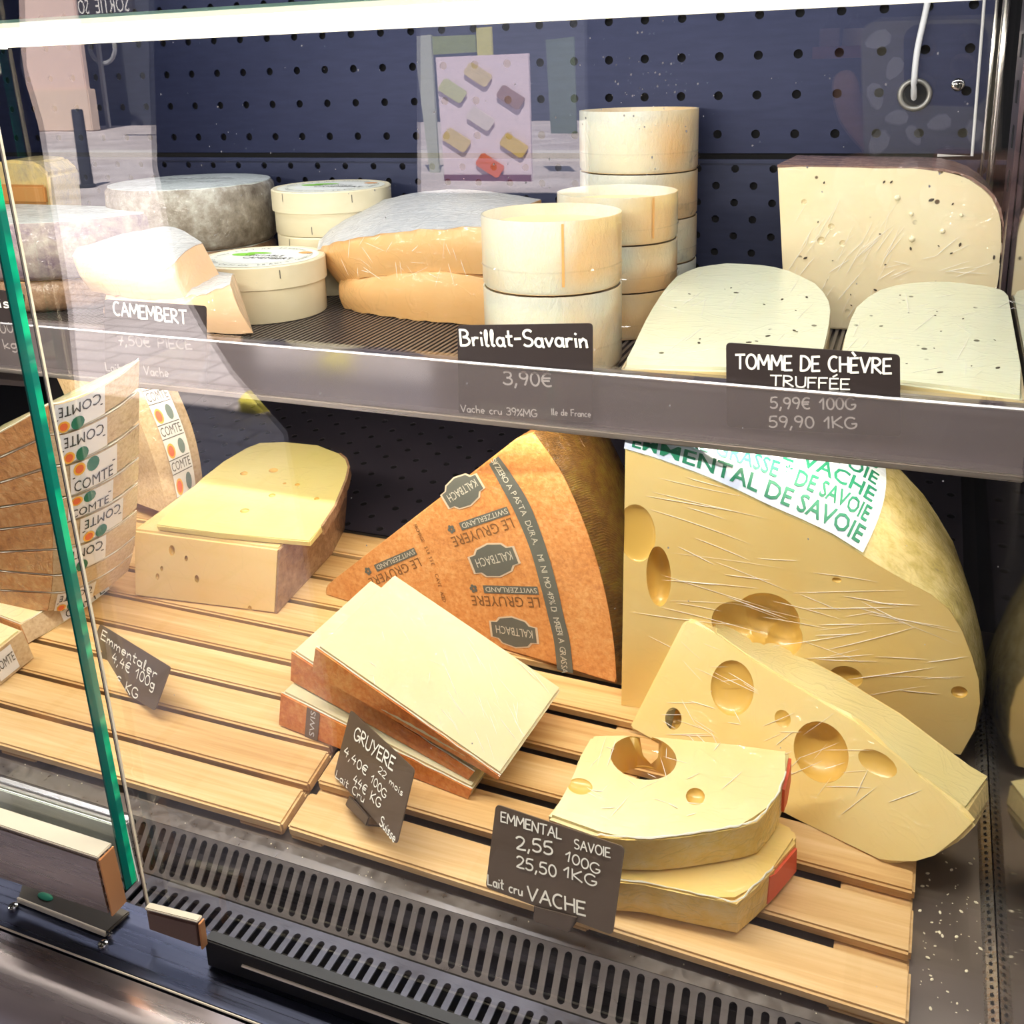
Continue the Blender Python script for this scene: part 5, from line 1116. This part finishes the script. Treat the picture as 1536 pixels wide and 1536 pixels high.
# ================================================================== PRICE CARDS
def round_poly(P, r=.003, n=4):
    out = []; N = len(P)
    for i in range(N):
        a, p, b_ = P[i-1], P[i], P[(i+1) % N]; d1 = (a-p).normalized(); d2 = (b_-p).normalized(); s, e = p+d1*r, p+d2*r
        for k in range(n+1): f = k/n; out.append(s.lerp(p, f).lerp(p.lerp(e, f), f))
    return out
def card(lab, px, plane, lines, mat=M_CARD, th=.0008, rr=.003):
    """plane: px,py -> point on the card plane; lines: (text, x0,y0, x1,y1, cap px)"""
    t = thing('price_card', lab, 'sign', 'dark handwritten price cards')
    P_ = [plane(*p) for p in px]; n = (P_[1]-P_[0]).cross(P_[-1]-P_[0]).normalized(); n = n if n.dot(P_[0]) < 0 else -n
    q = round_poly(P_, rr); slabm('card', [v-n*th for v in q], q, mat, t, 0, None)
    bm = B(); upv = (P_[0]-P_[-1]).normalized()
    for s, x0, y0, x1, y1, cap in lines:
        a, b_ = plane(x0, y0), plane(x1, y1); ex = b_-a; w = ex.length; ex.normalize(); up = n.cross(ex); up = up if up.dot(upv) > 0 else -up
        # follow the card's own upright instead of the strict perpendicular
        hgt = cap*(a.dot(cf))/FPX
        hand(bm, s, a, ex, up, hgt, n, wd=.15, wmax=w)
    obj('handwriting', bm, M_CHALK, t)
    return t, P_, n
YC = .6165
def yc(px, py): return onY(px, py, YC)
card('price card reading CAMEMBERT on the rail at the left', [(156, 449), (309, 459), (310, 590), (158, 578)], yc, [('CAMEMBERT', 172, 472, 284, 486, 20), ('7,50€ PIECE', 178, 517, 292, 524, 14), ('Lait Cru Vache', 160, 556, 256, 565, 13)], M_CARD2)
card('price card reading 3,90€ on the rail below the cups', [(686, 488), (889, 485), (889, 634), (688, 620)], yc, [('Brillat-Savarin', 692, 518, 886, 520, 24), ('3,90€', 757, 576, 833, 580, 20), ('Vache cru 39%MG', 692, 617, 808, 625, 11), ('Ile de France', 828, 622, 888, 625, 10)], M_CARD2)
card('price card reading TOMME DE CHEVRE on the rail at right', [(1089, 514), (1350, 532), (1351, 655), (1090, 640)], yc, [('TOMME DE CHÈVRE', 1104, 552, 1340, 560, 22), ('TRUFFÉE', 1156, 578, 1278, 584, 16), ('5,99€ 100G', 1156, 612, 1286, 614, 17), ('59,90 1KG', 1154, 640, 1288, 642, 17)], M_CARD2)
card('price card cut off by the photo edge at far left', [(-90, 420), (36, 441), (38, 580), (-90, 570)], yc, [('Coulise', -50, 458, 32, 462, 15), ('4,5 € 100g', -60, 505, 34, 497, 14), ('45€ kg', -40, 526, 30, 522, 14)], M_CARD2)
# cards standing on the trays
def parq(TL, TR, BR, BL, h=.0015):
    r_ = [ray(*p) for p in (TL, TR, BR, BL)]
    M = Matrix(((r_[1].x, -r_[2].x, r_[3].x), (r_[1].y, -r_[2].y, r_[3].y), (r_[1].z, -r_[2].z, r_[3].z))); s = M.inverted() @ r_[0]
    P_ = [r_[0], r_[1]*s[0], r_[2]*s[1], r_[3]*s[2]]; k = min((KD+h)/ND.dot(p) for p in P_); P_ = [p*k for p in P_]
    n = (P_[1]-P_[0]).cross(P_[3]-P_[0]).normalized(); return P_, n
def holder(par_, px, plane, n, depth=.006, nm='holder'):
    q = [plane(*p) for p in px]; nn = n if n.dot(q[0]) < 0 else -n
    slabm(nm, [v+nn*.0006 for v in q], [v+nn*.0022 for v in q], plain('holder_brown', (.085, .060, .045), .22), par_, .0008)
    lo = q[2:][::-1]; a, b_ = q[3], q[2]
    slabm('foot', [a+nn*.001, b_+nn*.001, b_-nn*.010, a-nn*.010], [v+(q[0]-q[3]).normalized()*.0015 for v in (a+nn*.001, b_+nn*.001, b_-nn*.010, a-nn*.010)], plain('holder_brown', (.085, .060, .045), .22), par_, .0006)
P_, n = parq((743.8, 1206.4), (937, 1271), (918.8, 1403), (728.3, 1331)); P_ = [v*.975 for v in P_]; pf = lambda x, y, P0=P_[0], n=n: onPl(x, y, n, P0)
t, q, nn = card('price card reading EMMENTAL SAVOIE before the holed slabs', [(743.8, 1206.4), (937, 1271), (918.8, 1403), (728.3, 1331)], pf, [('EMMENTAL', 752, 1232, 845, 1259, 15), ('SAVOIE', 862, 1272, 918, 1286, 14), ('2,55', 776, 1272, 834, 1282, 19), ('100G', 848, 1290, 902, 1312, 15), ('25,50', 776, 1300, 838, 1316, 17), ('1KG', 846, 1314, 898, 1330, 16), ('Lait cru', 732, 1326, 786, 1344, 15), ('VACHE', 792, 1348, 882, 1374, 20)], M_CARD)
holder(t, [(803, 1355), (870, 1372), (856, 1397), (801, 1380)], pf, n)
P_, n = parq((525.8, 1064.6), (621.7, 1154), (594.6, 1266.7), (500.8, 1162.5)); pf2 = lambda x, y, P0=P_[0], n=n: onPl(x, y, n, P0)
t, q, nn = card('price card reading GRUYERE before the orange-rind wedges', [(525.8, 1064.6), (621.7, 1154), (594.6, 1266.7), (500.8, 1162.5)], pf2, [('GRUYERE', 531, 1107, 592, 1158, 17), ('22 mois', 568, 1158, 606, 1196, 9), ('4,40€', 516, 1132, 552, 1166, 12), ('100G', 556, 1172, 580, 1200, 11), ('44€ KG', 530, 1174, 572, 1214, 12), ('Lait Cru', 504, 1166, 548, 1206, 10), ('Suisse', 570, 1236, 594, 1266, 13)], M_CARD)
holder(t, [(528, 1192), (558, 1226), (553, 1240), (521, 1208)], pf2, n)
nE = Vector((.42, .80, -.40)).normalized(); P0E = onD(195, 1046, 0); pf3 = lambda x, y: onPl(x, y, nE, P0E)
t, q, nn = card('price card reading Emmentaler wedged between slats of left tray', [(150, 936), (256, 1001), (232, 1066), (124, 1003)], pf3, [('Emmentaler', 152, 958, 238, 1020, 13), ('4,4€ 100g', 168, 992, 234, 1036, 13), ('44€ KG', 157, 1014, 208, 1050, 13)], M_CARD)
# ================================================================== THE STREET BEHIND THE CAMERA (seen mirrored in the glass)
def V_(px, py, Y): p = onY(px, py, Y); return Vector((p.x, 2*YG-Y, p.z))
GZ = -1.35
M_PAVE = NT('paving'); _t = M_PAVE
_c = _t.mix(_t.ramp(_t.noise(1.2, None, 5), [(.4, 0.), (.62, 1.)]), (.46, .40, .40), (.60, .54, .55))
_b = _t.node('ShaderNodeTexBrick', {'Vector': _t.map((1, 1, 1)), 'Scale': 1.6, 'Color1': (.95, .95, .95, 1), 'Color2': (1, 1, 1, 1), 'Mortar': (.7, .7, .7, 1)}).outputs[0]
M_PAVE = _t.set(Base=_t.mix(1.0, _c, _b, 'MULTIPLY'), Roughness=.8)
bm = B(); box(bm, (-60, -60, GZ-.05), (20, 2, GZ)); tag(obj('pavement', bm, M_PAVE), 'sunlit paved street behind the viewer, mirrored in the glass', 'pavement')['kind'] = 'structure'
bm = B(); box(bm, (-60, -14.8, GZ), (20, -14.2, GZ+.12)); struct(obj('trim_2', bm, plain('kerb', (.62, .58, .56), .8)))
# pillar of the building across the street
t = thing('building_pillar', 'pinkish stone pillar across the street, mirrored at upper left', 'pillar'); Yp = 24.0
a, b_ = V_(34, 100, Yp), V_(124, 100, Yp)
bm = B(); box(bm, (a.x, a.y-.2, GZ), (b_.x, a.y, 7), .03); obj('shaft', bm, plain('pink_stone', (.74, .56, .50), .85), t)
bm = B(); box(bm, (a.x-.12, a.y-.25, GZ), (b_.x+.14, a.y+.10, V_(100, 134, Yp).z), .03); obj('plinth', bm, plain('tan_stone', (.70, .55, .46), .85), t)
t = thing('street_building', 'dark shop front across the street, mirrored in the glass', 'building')
bm = B(); box(bm, (-60, -28, GZ), (20, -26.5, 9)); obj('wall', bm, plain('dark_front', (.05, .055, .07), .7), t)
bm = B(); torus(bm, V_(153, 70, 25.5), .50, .07, 'Y', 24, 6); obj('ring_grille', bm, plain('grey_iron', (.35, .36, .38), .6), t)
bm = B(); c = V_(153, 100, 25.5); box(bm, (c.x-.06, c.y, GZ), (c.x+.06, c.y+.1, 3)); obj('grille_bar', bm, plain('grey_iron', (.35, .36, .38), .6), t)
# SORTIE sign
t = thing('exit_sign', 'dark street sign reading SORTIE, mirrored at top left', 'sign'); a, b_ = V_(112, -14, 20), V_(200, 22, 20)
bm = B(); box(bm, (a.x, a.y-.1, b_.z), (b_.x, a.y, a.z), .01); obj('panel', bm, plain('sign_dark', (.05, .045, .045), .6), t)
bm = B(); put_text(bm, 'SORTIE', Vector((b_.x-.10, a.y+.01, b_.z+.08)), Vector((-1, 0, 0)), Vector((0, 0, (a.z-b_.z)*.55)), abs(b_.x-a.x)*.60); put_text(bm, 'SO', Vector((b_.x-.10-abs(b_.x-a.x)*.72, a.y+.01, b_.z+.08)), Vector((-1, 0, 0)), Vector((0, 0, (a.z-b_.z)*.55)), abs(b_.x-a.x)*.2)
obj('lettering', bm, plain('sign_white', (.8, .78, .74), .6), t)
# bollard
t = thing('street_bollard', 'black round bollard standing on the sunlit pavement, mirrored', 'bollard'); Yb = 10.6; c = V_(124, 230, Yb); zt2 = V_(121, 163, Yb).z
bm = B(); lathe(bm, [(0, GZ), (.085, GZ), (.075, zt2-.04), (.07, zt2-.01), (0, zt2)], Vector((c.x, c.y, 0)), 24); obj('post', bm, plain('bollard_black', (.04, .045, .06), .5), t, 40)
bm = B(); lathe(bm, [(.086, GZ+.0), (.11, GZ), (.11, GZ+.04), (.086, GZ+.05)], Vector((c.x, c.y, 0)), 24); obj('base_ring', bm, plain('bollard_black', (.04, .045, .06), .5), t, 40)
# yellow stand leg
t = thing('yellow_stand', 'yellow tapering stand with a rounded foot on the pavement, mirrored', 'stand'); d = ray(395, 612); Yy = GZ/d.z*d.y
a, b_, c = V_(372, 480, Yy), V_(404, 600, Yy), V_(376, 600, Yy); a.z = min(a.z, 0)
slabm('leg', [Vector((c.x, c.y, GZ+.06)), Vector((b_.x, c.y, GZ+.06)), V_(383, 490, Yy), V_(374, 490, Yy)], [v+Vector((0, -.04, 0)) for v in (Vector((c.x, c.y, GZ+.06)), Vector((b_.x, c.y, GZ+.06)), V_(383, 490, Yy), V_(374, 490, Yy))], plain('yellow_plastic', (.85, .72, .10), .5), t, .004)
bm = B(); m = V_(388, 605, Yy); lathe(bm, [(0, 0), (.085, 0), (.085, .04), (.06, .065), (0, .07)], Vector((m.x, m.y, GZ)), 24); obj('foot', bm, plain('yellow_plastic', (.85, .72, .10), .5), t, 40)
# added screens and canopy that keep the viewer's side in shade
def screen(lab, px, Y, mat):
    q = [V_(x, y, Y) for x, y in px]; cn = thing('light_screen', lab, 'screen')
    bm = B(); prism(bm, q, [v+Vector((0, -.003, 0)) for v in q]); obj('screen_sheet', bm, mat, cn); return cn
M_SCREEN = plain('dark_sheet', (.07, .068, .09), .9)  # added sheets: replace dark silhouettes of people and block street light
cu_ = screen('added dark curtain behind the viewer right of the street gap, mirrored', [(222, -900), (224, 100), (229, 250), (262, 420), (300, 490), (345, 560), (425, 650), (500, 1100), (540, 2600), (640, 2600), (618, -900)], 1.5, M_SCREEN)
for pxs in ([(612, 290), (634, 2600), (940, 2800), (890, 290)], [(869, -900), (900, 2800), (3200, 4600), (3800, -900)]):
    q = [V_(x, y, 1.49 if pxs[0][0] < 700 else 1.5) for x, y in pxs]; bm = B(); prism(bm, q, [v+Vector((0, -.003, 0)) for v in q]); obj('screen_sheet', bm, M_SCREEN, cu_)
screen('added dark curtain edge left of the street gap, mirrored', [(-1800, -900), (0, -900), (30, 100), (56, 187), (66, 250), (100, 467), (113, 600), (150, 900), (230, 1600), (-1800, 1600)], 1.5, M_SCREEN)
bm = B(); box(bm, (-7, -1.5, .62), (4, 1.5, .70)); tag(obj('sun_blocker', bm, plain('blocker', (.70, .68, .66), .9)), 'unseen added sun canopy over the case and the viewer', 'blocker')  # unseen slab added to keep the sun off
bm = B(); box(bm, (-7, 1.40, -1.3), (4, 1.5, .62)); struct(obj('wall_shop', bm, M_BLACK))
# poster of soaps
t = thing('hanging_poster', 'poster of coloured soap bars on pink, mirrored in the glass above the soft halves', 'poster'); Yq = 12.0
pz = [(653, 86), (792, 80), (798, 286), (668, 286)]; q = [V_(x, y, Yq) for x, y in pz]
slabm('sheet', q, [v+Vector((0, -.05, 0)) for v in q], plain('poster_pink', (.72, .60, .66), .6), t, 0, None)
def on_post(pxs, m, nm, d=.02): slabm(nm, [V_(x, y, Yq)+Vector((0, d, 0)) for x, y in pxs], [V_(x, y, Yq)+Vector((0, d+.02, 0)) for x, y in pxs], m, t, .001)
on_post([(667, 262), (797, 262), (798, 286), (668, 286)], plain('poster_plum', (.16, .05, .09), .6), 'plum_band', .01)
for x, y, c_ in ((718, 112, (.62, .50, .30)), (680, 136, (.50, .50, .28)), (767, 146, (.32, .20, .18)), (722, 178, (.66, .58, .56)), (686, 210, (.62, .48, .24)), (772, 218, (.64, .46, .14)), (736, 248, (.66, .14, .06))):
    m = plain('soap%d' % x, c_, .5); ex, ey = (17, 11), (-9, 14)
    on_post([(x+ex[0]*u+ey[0]*v*.8, y+ex[1]*u+ey[1]*v*.8) for u, v in ((-1, -.55), (-.85, -.8), (.85, -.8), (1, -.55), (1, .55), (.85, .8), (-.85, .8), (-1, .55))], m, 'soap_bar')
# lit green and yellow street gaps beside the poster
t = thing('street_gap_panel', 'pale green and yellow sunlit strip beside the poster, mirrored', 'panel')
for pxs, c_ in (([(622, 55), (648, 52), (662, 285), (650, 285)], (.42, .44, .38)), ([(716, 42), (738, 40), (740, 84), (718, 84)], (.60, .56, .20)), ([(650, 55), (715, 52), (716, 78), (652, 82)], (.26, .30, .12)), ([(820, 60), (862, 55), (866, 200), (828, 200)], (.14, .18, .14))):
    slabm('strip', [V_(x, y, 13.0) for x, y in pxs], [V_(x, y, 13.0)+Vector((0, .05, 0)) for x, y in pxs], plain('gap%d' % int(c_[0]*100), c_, .7), t, 0, None)
# bottles on a shelf
for k, x in enumerate((1243, 1278)):
    t = thing('shop_bottle', ('left' if k == 0 else 'right')+' pale labelled bottle on the red shelf, mirrored at upper right', 'bottle'); p = V_(x, 72, 1.40); h = (V_(x, 20, 1.40)-V_(x, 74, 1.40)).z; r = .012
    bm = B(); lathe(bm, [(0, 0), (r, 0), (r, h*.6), (r*.35, h*.8), (r*.35, h), (0, h)], Vector((p.x, p.y, V_(x, 74, 1.40).z)), 20); obj('glass', bm, plain('bottle_dark', (.06, .05, .06), .3), t, 50)
    bm = B(); lathe(bm, [(r*1.03, h*.05), (r*1.03, h*.58)], Vector((p.x, p.y, V_(x, 74, 1.40).z)), 20); obj('label', bm, plain('bottle_label%d' % k, ((.62, .46, .48), (.60, .50, .34))[k], .6), t, 50)
a, b_ = V_(1225, 76, 1.43), V_(1308, 86, 1.43); bm = B(); box(bm, (a.x, a.y, b_.z), (b_.x, a.y+.06, a.z+.004)); tag(obj('shop_shelf', bm, plain('red_shelf', (.45, .14, .10), .6)), 'narrow red shelf under the two bottles, mirrored', 'shelf')
# ---- the phone held in front of the glass and the hand around it
ph = thing('mobile_phone', 'olive phone with white petal pattern held up to the glass, mirrored', 'phone')
u_, v_, w_ = cr, cu, cf           # phone back faces along cf
lens_off = -.004
def H(x, y, z=0): return u_*x*.001+v_*y*.001+w_*(lens_off+z*.001)     # millimetres, z towards the glass
def hbox(x0, x1, y0, y1, z0, z1, r, name, mat, par, seg=6):
    pts = []
    for cx, cy, a0 in ((x1-r, y1-r, 0), (x0+r, y1-r, 90), (x0+r, y0+r, 180), (x1-r, y0+r, 270)):
        for k in range(seg+1): a = R(a0+90*k/seg); pts.append((cx+r*math.cos(a), cy+r*math.sin(a)))
    return slabm(name, [H(x, y, z0) for x, y in pts], [H(x, y, z1) for x, y in pts], mat, par, 0, 30)
hbox(-36, 38, -128, 20, -9, 0, 9, 'body', plain('olive_case', (.42, .40, .33), .4), ph)
hbox(-11, 33, -26, 18, 0, 1.2, 8, 'camera_module', plain('module_dark', (.05, .05, .06), .25), ph)
for x, y, r in ((0, -15, 7.0), (0, 7, 7.0), (21, -4, 7.0), (21, 10, 2.6), (21, -18, 2.6)):
    bm = B(); lathe(bm, [(r*.72, 0), (r*.72, .8), (r, .8), (r, 0)], Vector((0, 0, 0)), 28)
    if (x, y) == (0, -15) or True:
        for v in bm.verts: v.co = H(x+v.co.x, y+v.co.y+0, 1.2+v.co.z)
    obj('lens_ring', bm, plain('ring_grey', (.20, .20, .21), .2, .8), ph, 40)
    if abs(x)+abs(y-7)+0 > 12 or True:
        bm = B(); bm.faces.new([bm.verts.new(H(x+r*.72*math.cos(2*math.pi*k/20), y+r*.72*math.sin(2*math.pi*k/20), 1.3)) for k in range(20)]); obj('lens_glass', bm, plain('lens_black', (.01, .01, .014), .05), ph)
rnd = random.Random(12); M_PET = plain('petal_white', (.85, .86, .92), .6)
for x, y, a, s in ((-26, 10, 20, 9), (-17, -6, 60, 8), (-28, -22, 100, 9), (-16, -34, 10, 8), (-27, -50, 60, 10), (-6, -44, 120, 7), (8, -36, 20, 8), (27, -40, 80, 8), (16, -56, 150, 9), (-10, -64, 30, 8), (30, -62, 10, 8), (2, -80, 70, 9), (-24, -82, 100, 9), (22, -90, 30, 8)):
    pts = [(s*(.9*math.cos(q)), s*.55*math.sin(q)*(1+.3*math.cos(q))) for q in [2*math.pi*k/9 for k in range(9)]]; ca, sa = math.cos(R(a)), math.sin(R(a))
    bm = B(); bm.faces.new([bm.verts.new(H(x+px*ca-py*sa, y+px*sa+py*ca, .25)) for px, py in pts]); obj('petal', bm, M_PET, ph)
# hand: one continuous skinned surface
def skin(name, chains, mat, lev=2):
    """chains: list of [(pos, radius), ...]; first chain starts at the root; others start with an index (chain, joint)"""
    vs, es, rad = [], [], []; idx = {}
    for ci, ch in enumerate(chains):
        prev = None
        for ji, e in enumerate(ch):
            if ji == 0 and isinstance(e[0], int): prev = idx[e]; idx[(ci, 0)] = prev; continue
            vs.append(e[0]); rad.append(e[1]); k = len(vs)-1; idx[(ci, ji)] = k
            if prev is not None: es.append((prev, k))
            prev = k
    me = bpy.data.meshes.new(name); me.from_pydata([tuple(v) for v in vs], es, []); o = link(name, me)
    m = o.modifiers.new('s', 'SKIN'); o.modifiers.new('u', 'SUBSURF').levels = lev
    for i, v in enumerate(me.skin_vertices[0].data): v.radius = (rad[i], rad[i]); v.use_root = (i == 0)
    m.use_smooth_shade = True
    bpy.context.view_layer.update(); nm = bpy.data.meshes.new_from_object(o.evaluated_get(bpy.context.evaluated_depsgraph_get()))
    bpy.data.objects.remove(o); nm.materials.append(mat); nm.polygons.foreach_set('use_smooth', [True]*len(nm.polygons)); return link(name, nm)
M_SKIN = plain('skin', (.62, .36, .30), .5)
hm = lambda x, y, z, r: (H(x, y, z), r*.001)
hd = thing('person', 'hand of a person holding the phone, dark sleeve, mirrored at upper right', 'person')
hand_o = skin('hand', [[hm(-30, -165, -45, 26), hm(-22, -125, -38, 28), hm(-18, -95, -34, 30), hm(-16, -70, -30, 26)],
    [(0, 2), hm(-44, -100, -22, 13), hm(-50, -80, -6, 10), hm(-42, -64, 5, 9), hm(-28, -60, 8, 8)],
    [(0, 3), hm(-38, -58, -24, 11), hm(-47, -38, -10, 9), hm(-46, -20, 0, 8.2), hm(-44, -6, 5, 7.2)],
    [(0, 3), hm(16, -72, -26, 11), hm(44, -62, -12, 9.5), hm(44, -58, 4, 8.5), hm(24, -55, 9, 8), hm(8, -54, 9.5, 7)],
    [(0, 3), hm(14, -86, -28, 11), hm(44, -80, -12, 9.5), hm(45, -78, 4, 8.5), hm(26, -76, 9, 8), hm(10, -75, 9.5, 7)],
    [(0, 2), hm(12, -102, -28, 10), hm(42, -98, -12, 8.5), hm(43, -96, 4, 7.6), hm(26, -95, 9, 7), hm(13, -94, 9.5, 6)]], M_SKIN)
hand_o.parent = hd
sl = skin('sleeve', [[hm(-28, -160, -44, 40), hm(-45, -230, -70, 48), hm(-90, -330, -140, 56), hm(-150, -430, -260, 64)]], plain('sleeve_dark', (.03, .03, .045), .9)); sl.parent = hd
